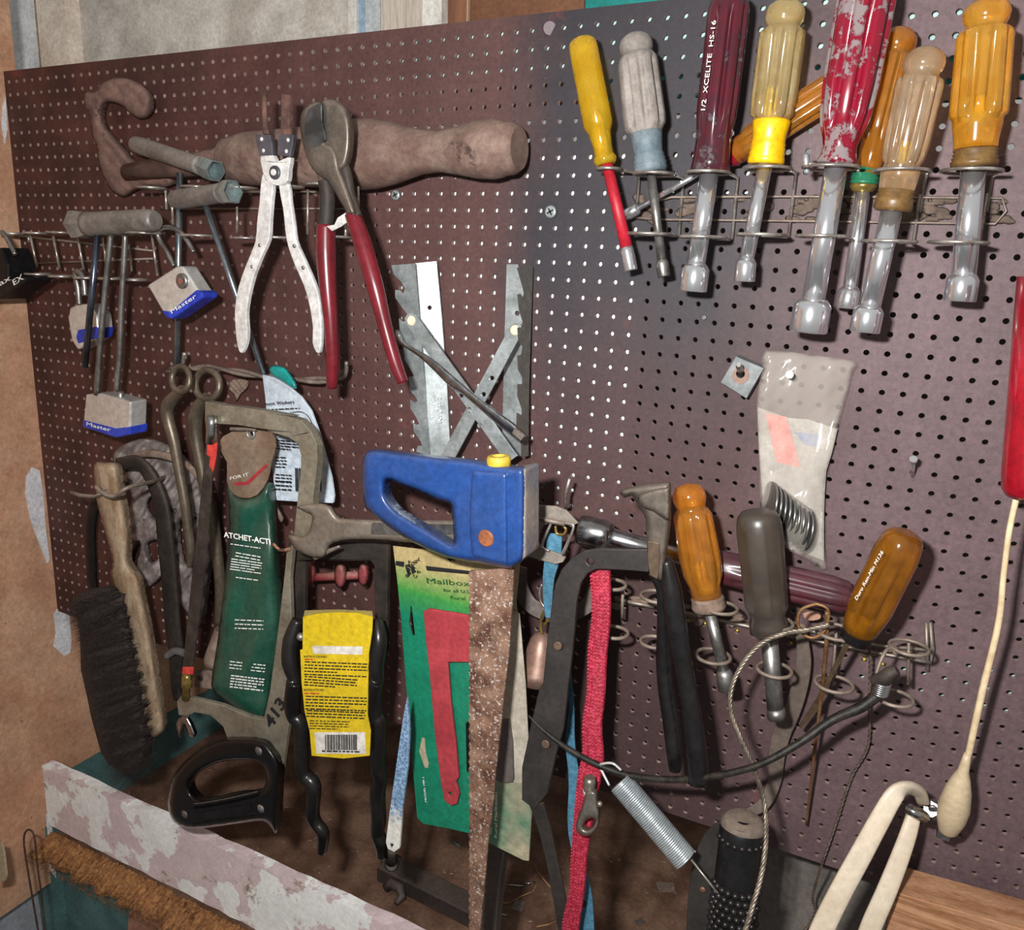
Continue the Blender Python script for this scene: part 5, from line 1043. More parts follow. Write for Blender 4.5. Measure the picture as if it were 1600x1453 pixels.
T.part('hanging_length', band_(BM(), [(889, 970, 40), (888, 1040, 42), (893, 1100, 44), (891, 1160, 46), (897, 1220, 50), (893, 1290, 54), (902, 1340, 60), (913, 1400, 66), (916, 1500, 70)], [6, 8, 8, 16, 18, 12, 14, 27, 30], 1.6), M_bluew)
T.part('eyelet', lathe(BM(), P(911, 1412, 67), P(911, 1412, 69.5), [(0, .0028), (1, .0024), (1, .0012), (.8, .0012)], 16), M_blackd); T.done()
M_leather = mat('grey brown leather', '6b625f', '554b48', rough=.7, scale=40, dust=.2)
one('leather_strap', 'grey leather strap bowed behind the dark flat iron', 'strap', band_(BM(), [(*q, 30) for q in A(f7, (60, 620), (55, 740), (110, 860), (200, 920), (330, 960), (440, 920), (520, 860), (560, 720))], [20, 24, 26, 26, 22, 22, 22, 18], 3, nrm=NB), M_leather)
T = Thing('copper_bell', 'small dented copper bell hanging between the card and the flat iron', 'bell')
T.part('bell_body', lpx(BM(), (*A(f7, (205, 1060))[0], 44), (*A(f7, (165, 1385))[0], 50), [(0, 4), (.04, 12), (.15, 18), (.4, 23), (.8, 30), (1, 35), (1, 32), (.6, 24)], 28), mat('worn copper', '8a6858', '70564c', rough=.35, metal=.5, scale=40, dust=.3, dcol='a98f84'))
T.part('loop', wire(BM(), [(*q, 48) for q in A(f7, (200, 1070), (190, 1000), (210, 930), (240, 910), (250, 960), (215, 1010))], 2.4), M_brass)
T.part('split_ring', wire(BM(), [(*q, 50) for q in A(f7, (225, 900), (190, 850), (185, 780), (200, 740))], 2), M_wire); T.done()
# dark flat iron
M_iron = mat('dark flat iron', '2a2725', '353130', rough=.5, metal=.2, scale=22, bump=.1, dust=.08, dcol='7a6a5e')
T = Thing('flat_iron', 'dark flat iron bar bent into a hook shape with three screw holes', 'bar')
io = A(f7, (915, 505), (912, 660), (800, 650), (620, 640), (560, 640), (500, 670), (455, 740), (430, 860), (415, 1050), (400, 1200), (370, 1453)) + [(880, 1140), (868, 1180), (855, 1240), (835, 1265), (815, 1250), (815, 1200), (832, 1120), (842, 1078)] + A(f7, (205, 1400), (235, 1100), (260, 900), (285, 740), (330, 640), (400, 565), (480, 515), (600, 500), (740, 505))
T.part('bar', plate(BM(), io, plane_d(1000, 870, 78, 850, 1250, 88), 4, [circ(*A(f7, (522, 588))[0], 5.5)]), M_iron, bev=.8)
for q, dd in ((A(f7, (308, 1148))[0], 85), ((853, 1162), 88)):
    c = P(*q, dd); T.part('screw_head', lathe(BM(), c, c + Vector((0, -.0012, 0)), [(0, .0036), (1, .003)], 16), mat('brown screw', '6b5648', rough=.5, metal=.3))
T.part('lower_strap', band_(BM(), [(838, 1255, 86), (850, 1290, 84), (862, 1340, 84), (872, 1390, 84), (880, 1440, 84), (884, 1500, 84)], [26, 22, 20, 22, 22, 8], 3), mat('black leather', '22201f', '2c2927', rough=.5, scale=40, dust=.1))
T.done()
# red braided leash
M_redn = mat('red braided nylon', '941028', 'c03a54', rough=.55, scale=420, var=.4, bump=1.0, bscale=320)
def leash(px, wd):
    q = catmull([(*p,) for p in px], 8); pts = W(q); fr = frames(pts, up=NB); cum = [0]
    for i in range(1, len(pts)): cum.append(cum[-1] + (pts[i] - pts[i - 1]).length)
    bm = BM(); rings = []; m_ = len(px)
    for i, (t, u, v) in enumerate(fr):
        f = i / (len(pts) - 1) * (m_ - 1); a = min(int(f), m_ - 2); h = (wd[a] + (wd[a + 1] - wd[a]) * (f - a)) * S(pts[i]) / 2
        rings.append([pts[i] + v * h * math.cos(th) + u * .004 * math.sin(th) for th in [6.283 * j / 14 for j in range(14)]])
    loft(bm, rings)
    # braid: small slanting beads over the front
    n_ = int(cum[-1] / .0026); j = 0
    for k_ in range(n_):
        t_ = cum[-1] * k_ / n_
        while j < len(cum) - 2 and cum[j + 1] < t_: j += 1
        ff = (t_ - cum[j]) / max(1e-9, cum[j + 1] - cum[j]); c = pts[j].lerp(pts[j + 1], ff); t, u, v = fr[j]
        f = (j + ff) / (len(pts) - 1) * (m_ - 1); a = min(int(f), m_ - 2); h = (wd[a] + (wd[a + 1] - wd[a]) * (f - a)) * S(c) / 2
        for s_ in range(6):
            x = -h + 2 * h * (s_ + .5) / 6; sg = 1 if (s_ % 2) else -1; z = .004 * math.sqrt(max(0, 1 - (x / h) ** 2))
            ax_ = (v + t * sg * 1.1).normalized() * h * .24; sd = ax_.cross(u).normalized() * h * .12; o = c + v * x + u * (z + .0002) + t * (.0013 * sg)
            vs = [bm.verts.new(p) for p in (o - ax_, o - sd + u * .0007, o + ax_, o + sd + u * .0007)]; tp_ = bm.verts.new(o + u * .0013)
            for e_ in range(4): bm.faces.new((vs[e_], vs[(e_ + 1) % 4], tp_)).smooth = True
    bmesh.ops.recalc_face_normals(bm, faces=bm.faces); return bm
T = Thing('red_leash', 'bright red braided nylon leash hanging down in front of the blue strap', 'leash')
T.part('braid', leash([(938, 886, 66), (940, 960, 68), (934, 1020, 70), (932, 1080, 74), (926, 1130, 78), (927, 1180, 80), (921, 1215, 82), (913, 1270, 84), (906, 1330, 86), (902, 1390, 88), (893, 1440, 90), (888, 1500, 92)], [34, 31, 32, 30, 32, 36, 38, 32, 27, 25, 28, 30]), M_redn)
T.done()
T = Thing('snap_hook', 'dull nickel snap hook clipped against the red leash', 'snap hook')
M_nick = mat('dull nickel', '9b948a', '857d72', rough=.3, metal=.75, scale=40, dust=.1)
T.part('hook_body', puff(BM(), A(e4, (470, 470), (525, 475), (535, 540), (545, 590), (542, 640), (530, 680), (500, 712), (460, 720), (425, 700), (418, 650), (440, 580), (460, 520)), 98, 6, 6, holes=[A(e4, (505, 622), (522, 635), (505, 668), (475, 680), (458, 665), (475, 630))], k=3, step=2.2), M_nick)
T.part('swivel', lpx(BM(), (922, 1214, 96), (920, 1238, 97), [(0, 8), (.3, 10), (.8, 9), (1, 8)], 20, flute=8), M_nick); T.part('swivel_ring', lpx(BM(), (920, 1235, 97), (920, 1240, 97), [(0, 9), (1, 9)], 20), M_bright)
T.part('thumb_stud', ball(BM(), P(937, 1256, 102), .0022, 10), M_nick); T.done()
# horizontal nut driver with red handle behind
T = Thing('nut_driver', 'nut driver lying level behind the others, chrome socket left and dusty red handle right', 'nut driver')
T.part('socket_tip', lpx(BM(), (906, 827, 40), (955, 838, 38), [(0, 22), (.1, 24), (.75, 24), (.85, 22), (1, 19)], 30), M_chromew)
T.part('shaft', lpx(BM(), (948, 838, 38), (1105, 880, 30), [(0, 16), (.1, 15), (1, 14)], 24), M_chromew)
T.part('handle', lpx(BM(), (1100, 880, 30), (1334, 936, 24), [(0, 20), (.04, 27), (.2, 27), (.3, 28, .15), (.85, 29, .2), (.95, 26, .1), (1, 14)], 64, flute=8), mat('dusty dark red plastic', '4c1820', '3e1c22', rough=.4, coat=.3, dust=.22, dcol='5b464a', scale=40)); T.done()
# nippers
M_nip = mat('old dark pliers steel', '5d554d', '4a443e', rough=.45, metal=.5, scale=60, dust=.3, dcol='8c7c6e'); M_vinb = mat('worn black vinyl', '0d0d0f', '171719', rough=.32, scale=50, coat=.1, spec=.3, spot='6b645c', sscale=120, samt=.08, dust=.03)
T = Thing('end_nippers', 'old end-cutting nippers with long worn black handles, jaws at top', 'pliers')
T.part('jaw', puff(BM(), A(e1, (490, 115), (500, 100), (560, 85), (640, 72), (705, 68), (718, 80), (720, 200), (715, 300), (700, 400), (690, 520), (650, 500), (620, 430), (610, 330), (605, 230), (575, 180), (545, 130), (510, 140)), 92, 7, 8, k=2, step=3.5), M_nip)
T.part('jaw', puff(BM(), A(e1, (575, 125), (700, 90), (716, 110), (716, 220), (700, 240), (640, 200), (590, 180)), 100, 4, 4, k=2, step=3.5), M_nip)
T.part('strap_plate', plate(BM(), A(e1, (618, 335), (668, 345), (672, 420), (660, 510), (625, 490), (615, 400)), 100, 2), mat('scratched brown steel', '7a6754', '5c4d40', rough=.4, metal=.5, scale=140, stretch=(1, 1, .4)), bev=.4)
T.part('handle', wire(BM(), [(*q, dd) for q, dd in zip(A(e1, (640, 480), (675, 560), (688, 700), (690, 860), (700, 1000), (722, 1150), (738, 1290), (740, 1375)), (86, 84, 80, 78, 78, 80, 82, 82))], [8, 7, 10, 12.5, 13, 13.5, 13, 9], n=14), M_vinb)
T.part('handle', wire(BM(), [(*q, dd) for q, dd in zip(A(e1, (700, 420), (725, 560), (745, 700), (770, 860), (800, 1020), (820, 1150), (835, 1290), (845, 1425)), (94, 94, 94, 92, 92, 92, 92, 90))], [10, 16, 16, 15, 14.5, 15.5, 17, 16], n=14), M_vinb)
T.done()
# lower right screwdrivers and nut drivers
DG2 = 'screwdrivers in the lower right rack'
a, b_, s_, t_, u_ = A(e2, (110, 85), (225, 740), (300, 1050), (300, 1040), (315, 1150))
T = driver('orange ball-topped nut driver in the lower rack, beside the black nippers', a, b_, [(0, 4), (.02, 18), (.07, 25), (.12, 26), (.16, 23), (.19, 22), (.21, 26), (.25, 30, .1), (.6, 32, .12), (.72, 30, .1), (.8, 24), (.9, 23)], M_amberd, 52, (s_, 9), 8,
           collar=[(A(e2, (215, 665))[0], A(e2, (226, 740))[0], [(0, 23), (.15, 26), (.3, 24), (.4, 26), (.55, 25), (.65, 27), (.9, 25), (1, 18)], M_dustl, 'ribbed_ring')], tip=(t_, u_, 8, 13), smat=M_steel, group=DG2, core=A(e2, (180, 470), (215, 640))); T.done()
M_smoke = mat('dirty smoky plastic', '4a423b', '5e554c', rough=.3, trans=.6, scale=40, coat=.3, dust=.2, dcol='5f544b')
a, b_, s_, t_, u_ = A(e2, (475, 222), (535, 870), (570, 1290), (560, 1150), (572, 1290))
T = driver('dirty grey square-handled screwdriver in the lower rack, before the plastic bag', a, b_, [(0, 16), (.012, 26), (.05, 32), (.1, 34, .04), (.15, 35, .1), (.75, 33, .1), (.8, 29, .05), (.84, 26), (.9, 29), (.97, 29), (1, 20)], M_smoke, 52, (s_, 13), 4, smat=M_steel, group=DG2, name='screwdriver', cat='screwdriver', tip=None)
T.part('tip_collar', lpx(BM(), (*A(e2, (567, 1240))[0], 52), (*A(e2, (574, 1295))[0], 52), [(0, 13), (.6, 15), (1, 14)], 20), M_steel); T.done()
TX = A(e2, (985, 672), (1110, 450))
a, b_ = A(e2, (1245, 335), (965, 905))
T = Thing('screwdriver', 'amber screwdriver with white lettering and black ferrule, leaning right in the lower rack', 'screwdriver', DG2)
h = T.part('handle', lpx(BM(), (*a, 64), (*b_, 56), [(0, 14), (.02, 24), (.06, 30), (.12, 33, .03), (.2, 35, .16), (.65, 34, .2), (.78, 30, .12), (.86, 27), (.9, 24)], 64, flute=6), plastic('brown amber plastic', 'b8781c', '96600f', .75))
T.part('ferrule', lpx(BM(), (*A(e2, (1008, 828))[0], 57), (*A(e2, (965, 905))[0], 56), [(0, 25), (.2, 25), (.8, 23), (1, 12)], 24), M_black, parent=h); T.part('shank_core', lpx(BM(), (*A(e2, (1020, 740))[0], 58), (*A(e2, (980, 830))[0], 57), [(0, 4), (.2, 13), (.9, 15), (1, 8)], 8), M_core, parent=h)
T.part('lettering', text_mesh('Duro Ren-Min M136', (1339, 938), (1381, 862), 5, (78, 84), .5, 0, .3), M_inkw, parent=h)
T.part('flat_blade', plate(BM(), A(e2, (925, 900), (950, 920), (870, 1070), (790, 1240), (700, 1350), (685, 1340), (770, 1210), (850, 1060)), plane_d(1320, 1005, 54, 1250, 1135, 30), 2.5), mat('brown spring steel', '6f5b48', '5b4a3b', rough=.4, metal=.5, scale=50)); T.done()
# dusty leather/steel strips behind
one('curved_strip', 'long curved dusty strip hanging behind the grey screwdriver', 'strip', band_(BM(), [(*q, 14) for q in e5([(335, 0), (345, 100), (320, 220), (280, 350), (235, 470), (205, 560), (195, 700), (150, 820), (60, 880)])] if False else [(1252, 985, 18), (1256, 1030, 16), (1250, 1070, 14), (1238, 1110, 12), (1222, 1145, 10), (1214, 1180, 9), (1210, 1220, 8), (1193, 1256, 12), (1160, 1274, 20), (1140, 1281, 28)], [16, 22, 24, 24, 26, 24, 20, 18, 12, 5], 2), mat('dusty brown strip', '6b5e55', '584c45', rough=.6, scale=30, dust=.15, metal=.2))
# wire rack lower right
T = Thing('ring_rack', 'galvanised wire tool rack with round rings, lower right', 'tool rack')
bm = BM(); wire(bm, [(*q, 5) for q in A(e2, (100, 750), (400, 815), (640, 870), (1000, 940), (1370, 1010), (1378, 940), (1365, 800))] , 3.2, sm=False); wire(bm, [(*q, 7) for q in A(e2, (560, 800), (820, 860), (1100, 920), (1380, 945))], 3.0, sm=False); wire(bm, [(*q, 5) for q in A(f7, (690, 840), (950, 890))], 3.2, sm=False)
wire(bm, [(*q, 5) for q in A(e2, (1345, 800), (1350, 1050))], 3.0, sm=False)
T.part('back_rail', bm, mat('shiny dusty wire', 'a39c94', '80776e', rough=.35, metal=.7, scale=40, dust=.3))
for x, y, d, r in [(*A(e2, (285, 725))[0], 52, 25), (*A(e2, (1255, 930))[0], 46, 28), (*A(e2, (880, 850))[0], 50, 30), (*A(e2, (560, 800))[0], 48, 28), (*A(f7, (965, 820))[0], 46, 24), (*A(f7, (665, 740))[0], 46, 22),
                   (*A(e2, (245, 975))[0], 50, 26), (*A(e2, (560, 1045))[0], 52, 26), (*A(e2, (868, 1118))[0], 46, 28), (*A(e2, (1178, 1190))[0], 44, 27), (*A(f7, (950, 1125))[0], 46, 21), (*A(f7, (680, 1060))[0], 46, 22)]:
    q = P(x, y, d); bm = hring(BM(), x, y, d, r, 3.0)
    T.part('ring', bm, M_wired)
for q0, q1 in ((A(e2, (880, 850))[0], (1300, 1068)), (A(f7, (740, 790))[0], A(f7, (735, 960))[0]), (A(e2, (1255, 890))[0], A(e2, (1250, 1120))[0])): T.part('upright_wire', wire(BM(), [(*q0, 30), (*q1, 30)], 2.6, sm=False), M_wired)
T.done()
bm = BM(); rnd = random.Random(9)
for k_ in range(34):
    t = rnd.random(); x = 960 + t * 480; y = 938 + t * 88 + rnd.uniform(-14, 12); w_ = rnd.uniform(7, 20); hh = rnd.uniform(4, 9)
    puff(bm, [(x + w_ * math.cos(q) * rnd.uniform(.6, 1.1), y + hh * math.sin(q) * rnd.uniform(.6, 1.1)) for q in [6.283 * i / 9 for i in range(9)]], 1.0, 1.4, 8, step=4)
one('dust_clump', 'matted dust along the lower right rack', 'dust', bm, M_dustl, kind='stuff')
bm = BM()
for i, q in enumerate(A(e2, (118, 788), (205, 805), (370, 842), (455, 860), (648, 905), (1025, 990), (1120, 1015))): ball(bm, P(*q, 1), .0014, 8)
one('brass_tacks', 'row of brass tack heads below the lower rack rail', 'tacks', bm, mat('brass tack', 'c8b048', rough=.3, metal=.6), kind='stuff')
T = Thing('wire_pin', 'long rusty wire pin with a ring at its top, hanging before the rack', 'pin')
T.part('ring', wire(BM(), [(*q, 60) for q in A(e2, (765, 708), (700, 735), (682, 790), (700, 850), (755, 880), (815, 850), (840, 780), (835, 730), (790, 708))], 2.6, k=5, closed=True), mat('rusty wire', '6e4a2e', '8a6844', rough=.5, metal=.4, scale=80))
T.part('stem', wire(BM(), [(1292, 955, 60), (1291, 1010, 54), (1284, 1080, 40), (1272, 1180, 24), (1260, 1289, 10)], [3.4, 3.4, 3, 2.6, 1.6]), MATS['rusty wire']); T.done()
# cables
M_cable = mat('steel cable', '9a8d7c', '6f655a', rough=.4, metal=.6, scale=200)
one('steel_cable', 'twisted steel cable looping from the rack down to the bottom edge', 'cable', rope(BM(), [(1296, 976, 66), (1262, 984, 70), (1225, 990, 76), (1190, 1005, 80), (1162, 1035, 84), (1143, 1075, 88), (1143, 1115, 90), (1160, 1160, 90), (1180, 1205, 88), (1195, 1260, 88), (1197, 1310, 104), (1190, 1365, 118), (1176, 1415, 128), (1158, 1475, 136)], 4.2, strands=4, pitch=8, k=8), M_cable)
one('thin_cable', 'thin twisted wire hanging nearly straight at the right behind the black cable', 'cable', rope(BM(), [(1357, 985, 30), (1359, 1030, 22), (1358, 1100, 14), (1356, 1165, 8), (1330, 1215, 6), (1305, 1290, 6), (1284, 1350, 6), (1270, 1400, -20), (1272, 1430, -30), (1240, 1475, -30)], 2.6, strands=2, pitch=8, k=8), mat('brown thin cable', '6a5a4e', '52463d', rough=.6, scale=200))
T = Thing('black_cable', 'black bungee-like cable sweeping across to a wire-bound end on the rack', 'cable')
T.part('cable', wire(BM(), [(826, 1118, 84), (850, 1142, 86), (885, 1168, 88), (930, 1193, 90), (985, 1212, 90), (1060, 1218, 92), (1130, 1210, 94), (1190, 1193, 92), (1250, 1160, 84), (1300, 1125, 74), (1345, 1105, 66), (1372, 1085, 62)], [2, 3.2, 4.5, 5, 5.5, 5.5, 5.5, 5.5, 6, 7, 8.5, 9], n=12, k=8), mat('black sheathed cable', '171614', '2f2a24', spec=.3, rough=.5, scale=150, bump=.3))
T.part('rubber_end', wire(BM(), [(*q, dd) for q, dd in zip(A(f6, (960, 740), (1060, 690), (1130, 640), (1200, 610)), (62, 64, 64, 64))], [11, 12, 11.5, 8], n=14), M_blackd)
p0, p1 = P(*A(f6, (950, 870))[0], 62), P(*A(f6, (1010, 700))[0], 63)
T.part('wire_binding', helix(BM(), P(*A(f6, (1000, 860))[0], 62), P(*A(f6, (1035, 735))[0], 63), 11 * S(p0), 6, .0011, 14, 8), M_chromew)
T.part('hook_end', wire(BM(), [(*q, dd) for q, dd in zip(A(f6, (970, 640), (1010, 520), (1070, 400), (1130, 365), (1190, 370)), (62, 60, 56, 52, 48))], 3), M_wired); T.done()
T = Thing('coil_spring', 'bright zinc extension spring slanting down from the black cable', 'spring')
pa, pb = P(969, 1222, 92), P(1072, 1344, 98); r_ = 18.5 * S(pa)
T.part('coil', helix(BM(), pa, pb, r_, 44, (pb - pa).length / 44 / 2 * .98, 16, 6), mat('bright zinc', 'ccd4d6', 'b9c2c6', rough=.3, metal=.6, scale=60))
T.part('end_hook', wire(BM(), [(952, 1227, 92), (938, 1198, 90), (944, 1193, 94), (958, 1193, 98), (970, 1203, 96)], 2), M_bright)
T.part('long_tail', wire(BM(), [(1080, 1343, 98), (1122, 1396, 102)], 1.8, sm=False), M_wire); T.done()
# black grip and strap bottom
T = Thing('rubber_grip', 'black rubber tool grip with raised dimples standing at the bottom', 'grip')
gp = lpx(BM(), (1161, 1284, 84), (1140, 1500, 96), [(-.02, 14), (0, 29), (.04, 34), (.1, 35), (.2, 34), (.6, 36), (1, 38)], 30); g0 = T.part('grip_body', gp, M_black)
bm = BM(); p0, p1 = P(1161, 1284, 84), P(1140, 1500, 96); ax = p1 - p0; t_ = ax.normalized(); u = (NB - t_ * NB.dot(t_)).normalized(); v = t_.cross(u); r_ = 35 * S(p0)
for i in range(13):
    f = .44 + i * .055
    for j in range(9):
        a_ = -1.35 + (j + .5 * (i % 2)) * .31; ball(bm, p0 + ax * f + (u * math.cos(a_) + v * math.sin(a_)) * r_ * 1.0, .0028, 8)
for j in range(8):
    a_ = -1.2 + j * .33; ball(bm, p0 + ax * .11 + (u * math.cos(a_) + v * math.sin(a_)) * r_ * .97, .0022, 8)
T.part('dimples', bm, M_vinb, parent=g0, kind='stuff')
T.part('dusty_collar', lpx(BM(), (1162, 1279, 84), (1160, 1298, 84), [(0, 12), (0, 26), (.3, 33), (1, 35.5)], 30), mat('dusty rubber', '554d48', '464038', rough=.95, scale=80, dust=.3), parent=g0); T.done()
T = Thing('black_strap', 'dark riveted leather strap arched beside the dimpled grip', 'strap')
T.part('strap', band_(BM(), [(1135, 1283, 60), (1115, 1310, 60), (1102, 1350, 62), (1096, 1400, 64), (1094, 1450, 66), (1092, 1510, 68)], [10, 30, 36, 40, 42, 42], 3), mat('dark leather', '22211f', '2e2b28', rough=.55, scale=40, dust=.06))
for q in ((1098, 1390), (1117, 1403)): T.part('rivet', ball(BM(), P(*q, 66), .0024, 10, (1, .5, 1)), mat('copper rivet', '7d5a4c', rough=.5, metal=.4))
T.done()
one('dusty_sheet', 'dark dusty sheet leaning behind the board at the bottom right', 'sheet', plate(BM(), [(1190, 1320), (1260, 1325), (1420, 1365), (1440, 1500), (1200, 1500), (1180, 1400)], plane_d(1200, 1330, -60, 1230, 1500, -40), 4, k=2), mat('grey dusty sheet', '5a534e', '6e6660', rough=.8, scale=18, spot='6e6660', sscale=14, samt=.1))
# white flat cable
M_wcab = mat('cream flat cable', 'c8baa6', 'b8a892', rough=.45, scale=30, grime=.1)
T = Thing('flat_cable', 'cream flat electric cable bent over near the lower right corner', 'cable')
T.part('near_length', band_(BM(), [(1442, 1252, 40), (1436, 1238, 52), (1418, 1231, 66), (1398, 1242, 76), (1375, 1280, 82), (1345, 1335, 88), (1315, 1390, 92), (1290, 1440, 96), (1265, 1500, 98)], [18, 20, 24, 27, 30, 32, 33, 34, 36], 5.5, roundn=12), M_wcab)
T.part('far_length', band_(BM(), [(1430, 1262, 36), (1420, 1300, 44), (1404, 1345, 52), (1384, 1395, 60), (1360, 1450, 66), (1340, 1510, 70)], [20, 24, 27, 29, 30, 30], 5, roundn=12), M_wcab)
T.part('metal_strap', band_(BM(), [(1418, 1262, 52), (1432, 1270, 54), (1446, 1276, 46)], [13, 13, 12], 7, roundn=10), M_chromew); T.done()
T = Thing('cable_clamp', 'shiny zinc clamp bolt beside the bent cream cable', 'clamp')
T.part('clamp_body', puff(BM(), A(e5, (955, 825), (990, 818), (1020, 840), (1030, 900), (985, 905), (955, 870)), 26, 9, 5, k=2, step=3), M_steel)
T.part('clamp_bolt', lathe(BM(), P(1462, 1268, 0), P(1455, 1264, 34), [(0, .003), (.8, .003), (.82, .005), (1, .005)], 6), M_chromew); T.done()
one('peg_hook', 'black peg hook holding the left top corner of the green card', 'hook', wire(BM(), [(655, 846, 2), (650, 846, 70), (640, 838, 78), (638, 832, 80)], 4), M_black)
one('peg_hook', 'black peg hook at the slot in the top middle of the green card', 'hook', wire(BM(), [(715, 872, 2), (706, 874, 74), (700, 868, 80), (700, 862, 82)], 4), M_black)
M_leaf = mat('pale copper leaf', 'd9a890', 'c08e74', rough=.35, metal=.4, scale=90)
one('copper_tag', 'pale copper tag behind the ring of the rusty wire pin', 'tag', plate(BM(), A(e2, (710, 755), (760, 745), (800, 765), (790, 785), (730, 790)), 20, 1, k=2), M_leaf)
one('copper_tag', 'pale leaf-shaped copper tag right of the leaning amber screwdriver', 'tag', plate(BM(), A(e2, (1085, 812), (1120, 790), (1148, 800), (1130, 818), (1095, 824)), 16, 1, k=2), M_leaf)
one('dust_clump', 'fluff of dust hanging under the twisted rail', 'dust', puff(BM(), A(d1, (1085, 125), (1140, 115), (1190, 130), (1180, 175), (1150, 200), (1122, 245), (1110, 205), (1080, 180)), 6, 4, 5, k=2, relief=lambda x, y: 2 * math.sin(x * .8) * math.sin(y * .7)), M_dustl, kind='stuff')
# ================================================================ things lying on the shelf
def on(x, y, dz=0.0): return PZ(x, y, ZS + dz)
M_blackiron = mat('black iron', '2b2423', '362c2a', rough=.6, scale=50, bump=.2, dust=.15)
T = Thing('iron_fitting', 'dark iron bar with a curled lug lying on the shelf beneath the flecked blade', 'fitting')
tube_ = BM(); a_, b__ = on(600, 1352, .012), on(760, 1432, .012); ax = (b__ - a_); sd = Vector((0, 0, 1)).cross(ax).normalized() * .014
v = [a_ - sd, a_ + sd, b__ + sd, b__ - sd]; vv = [tube_.verts.new(p + Vector((0, 0, .008))) for p in v] + [tube_.verts.new(p - Vector((0, 0, .012))) for p in v]
for f in ((0, 1, 2, 3), (7, 6, 5, 4), (0, 4, 5, 1), (1, 5, 6, 2), (2, 6, 7, 3), (3, 7, 4, 0)): tube_.faces.new([vv[i] for i in f])
bmesh.ops.recalc_face_normals(tube_, faces=tube_.faces)
T.part('bar', tube_, M_blackiron, bev=1.5)
T.part('curled_lug', tube(BM(), [on(x, y, z) for x, y, z in ((602, 1388, .008), (612, 1380, .014), (625, 1388, .014), (628, 1402, .008), (618, 1412, .006))], [.005, .006, .006, .005, .003], 10), M_blackiron)
T.part('post', tube(BM(), [on(612, 1352, .004), on(612, 1352, .03)], [.014, .006], 14), M_blackiron); T.done()
T = Thing('square_rod', 'dark square rod standing on the shelf behind the rusty saw blade', 'rod')
T.part('rod', band_(BM(), [(780, 1300, 20), (768, 1380, 36), (757, 1500, 60)], [34, 36, 38], 14, sm=False), M_blackiron); T.done()
rnd = random.Random(21)
sg = 'small scraps and shavings on the bench shelf'
for i, (x0, y0, x1, y1, c_, r_) in enumerate([(786, 1382, 818, 1384, 'c8dce0', .0009), (820, 1381, 836, 1378, 'c8dce0', .0009), (774, 1427, 792, 1430, 'c8dce0', .0009), (703, 1312, 718, 1322, '8fb0a8', .0012)]):
    t_ = tube(BM(), [on(x0, y0, .001), on(x1, y1, .0012)], r_, 8); one('nail', ['long bright nail lying on the shelf right of the rusty blade', 'short bright nail end lying right of the longest nail', 'bright nail lying lowest on the shelf, near the rusty blade', 'greenish screw lying on the shelf below the green card'][i], 'nail', t_, M_chromew if i < 3 else mat('green screw', '7f9a92', rough=.5, metal=.4))
M_straw = mat('straw', 'a8764e', 'c0966a', rough=.8, scale=60)
for i, pts_ in enumerate([[(836, 1356), (848, 1372), (860, 1386)], [(796, 1410), (815, 1400), (832, 1393), (842, 1376)], [(838, 1448), (858, 1444), (870, 1438)], [(780, 1408), (790, 1411), (798, 1410)]]):
    one('straw', ['straw stalk right below the tip of the green card', 'kinked straw stalk beside the bright nails', 'straw stalk at the bottom edge left of the red leash', 'tiny straw fragment next to the kinked stalk'][i], 'straw', tube(BM(), [on(*q, .001) for q in pts_], .0007, 6), M_straw)
for i, (x, y, s_, c_) in enumerate([(1040, 1386, 11, '76655a'), (1000, 1440, 6, '5f5048'), (810, 1415, 9, '7d6f66')]):
    c = on(x, y, .0008); a_ = .6 * i + .4; bm = BM(); k_ = s_ * S(c); u = Vector((math.cos(a_), math.sin(a_), 0)) * k_ * 1.3; v = Vector((-math.sin(a_), math.cos(a_), 0)) * k_
    q = [bm.verts.new(c + p) for p in (u + v, u - v * .8, -u * .8 - v, -u + v * .9)] + [bm.verts.new(c + p + Vector((0, 0, -.0006))) for p in (u + v, u - v * .8, -u * .8 - v, -u + v * .9)]
    for f in ((3, 2, 1, 0), (4, 5, 6, 7), (0, 1, 5, 4), (1, 2, 6, 5), (2, 3, 7, 6), (3, 0, 4, 7)): bm.faces.new([q[j] for j in f])
    bmesh.ops.recalc_face_normals(bm, faces=bm.faces)
    one('paper_scrap', ['brown paper scrap on the shelf under the spring', 'dark tiny scrap on the shelf at the bottom under the spring', 'greyish scrap on the shelf beside the straw stalks'][i], 'scrap', bm, mat('scrap ' + c_, c_, rough=.8))
bm = BM()
for k_ in range(420):
    x, y = XL + rnd.random() * .95, rnd.uniform(-.03, .3); z = ZS + .0006; r_ = rnd.uniform(.0004, .0016); a_ = rnd.uniform(0, 6.28); L_ = r_ * rnd.uniform(1, 2.5)
    u = Vector((math.cos(a_), math.sin(a_), 0)) * L_; v = Vector((-math.sin(a_), math.cos(a_), 0)) * r_ * .6; c = Vector((x, y, z))
    q = [bm.verts.new(c + p) for p in (u, v, -u, -v)]; t_ = bm.verts.new(c + Vector((0, 0, r_ * .6)))
    for e_ in range(4): bm.faces.new((q[e_], q[(e_ + 1) % 4], t_))
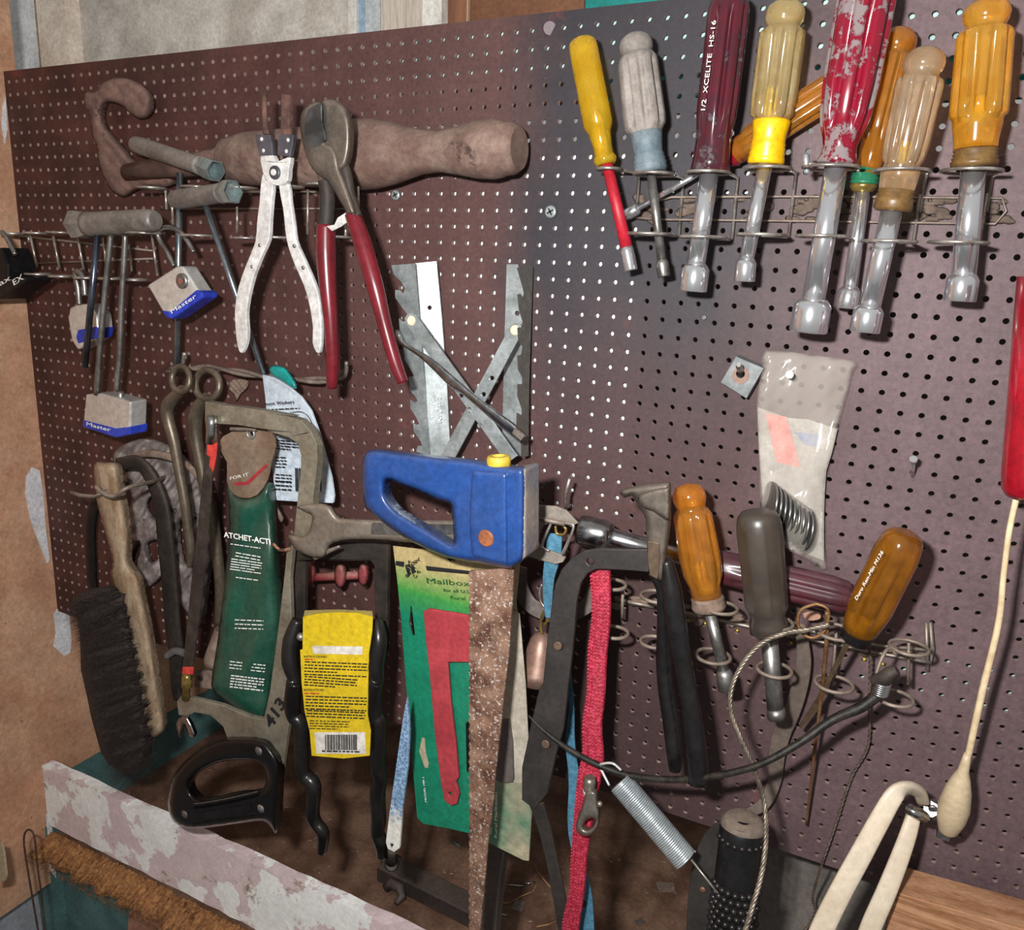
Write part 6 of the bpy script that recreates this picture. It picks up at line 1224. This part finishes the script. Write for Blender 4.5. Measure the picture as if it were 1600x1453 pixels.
one('sawdust', 'scattered pale crumbs and shavings over the brown shelf', 'debris', bm, mat('pale crumbs', 'b09a88', '8f7a6a', rough=.9, scale=300), kind='stuff')
# bottom left: bent wire, white chip, dark stains
T = Thing('bent_wire', 'thin rusty wire bent double, leaning at the bottom left by the wall', 'wire')
T.part('wire', wire(BM(), [(*q, 120) for q in A(e6, (215, 1100), (180, 900), (150, 720), (132, 600), (132, 540), (150, 510), (175, 520), (190, 570), (205, 720), (230, 900), (245, 1100))], 1.5, k=6), mat('dark rusty wire', '3a2622', '4c322a', rough=.7)); T.done()
one('wall_chip', 'cream paint patch on the wall at the left edge, bottom', 'paint chip', plate(BM(), A(e6, (-20, 575), (5, 580), (20, 640), (34, 760), (28, 785), (-20, 800)), 150, 2), mat('cream patch', 'a8997c', rough=.7))
# white filler smears where the wall meets the board
def smear(label, pts_, name='filler_patch'):
    bm = BM(); vs = [bm.verts.new(PX(x, y, XL + .0012)) for x, y in pts_]; 
    off = Vector((-.0012, 0, 0)); v2 = [bm.verts.new(v.co + off) for v in vs]; n = len(vs)
    for a_, b__, c in tessellate_polygon([[Vector((x, y, 0)) for x, y in pts_]]): bm.faces.new((vs[a_], vs[b__], vs[c]))
    for i in range(n): bm.faces.new((vs[i], vs[(i + 1) % n], v2[(i + 1) % n], v2[i]))
    bmesh.ops.recalc_face_normals(bm, faces=bm.faces); one(name, label, 'filler', bm, mat('white filler', 'dcdadc', 'c8c4c8', rough=.8, scale=40))
smear('pale filler smear on the left wall beside the brush handle', [(40, 770), (42, 745), (50, 730), (62, 735), (68, 770), (72, 830), (78, 875), (74, 880), (62, 850), (48, 812)])
smear('pale filler smear on the left wall above the brush bristles', [(84, 960), (92, 950), (108, 955), (112, 1000), (110, 1020), (100, 1025), (84, 1010), (88, 990)])
smear('small white filler spot near the top left corner of the board', [(5, 165), (9, 150), (10, 175), (12, 200), (8, 225), (3, 195)])
smear('white flaking paint at the left end of the painted lip', [(72, 1272), (80, 1274), (84, 1320), (88, 1372), (78, 1360), (76, 1320)])
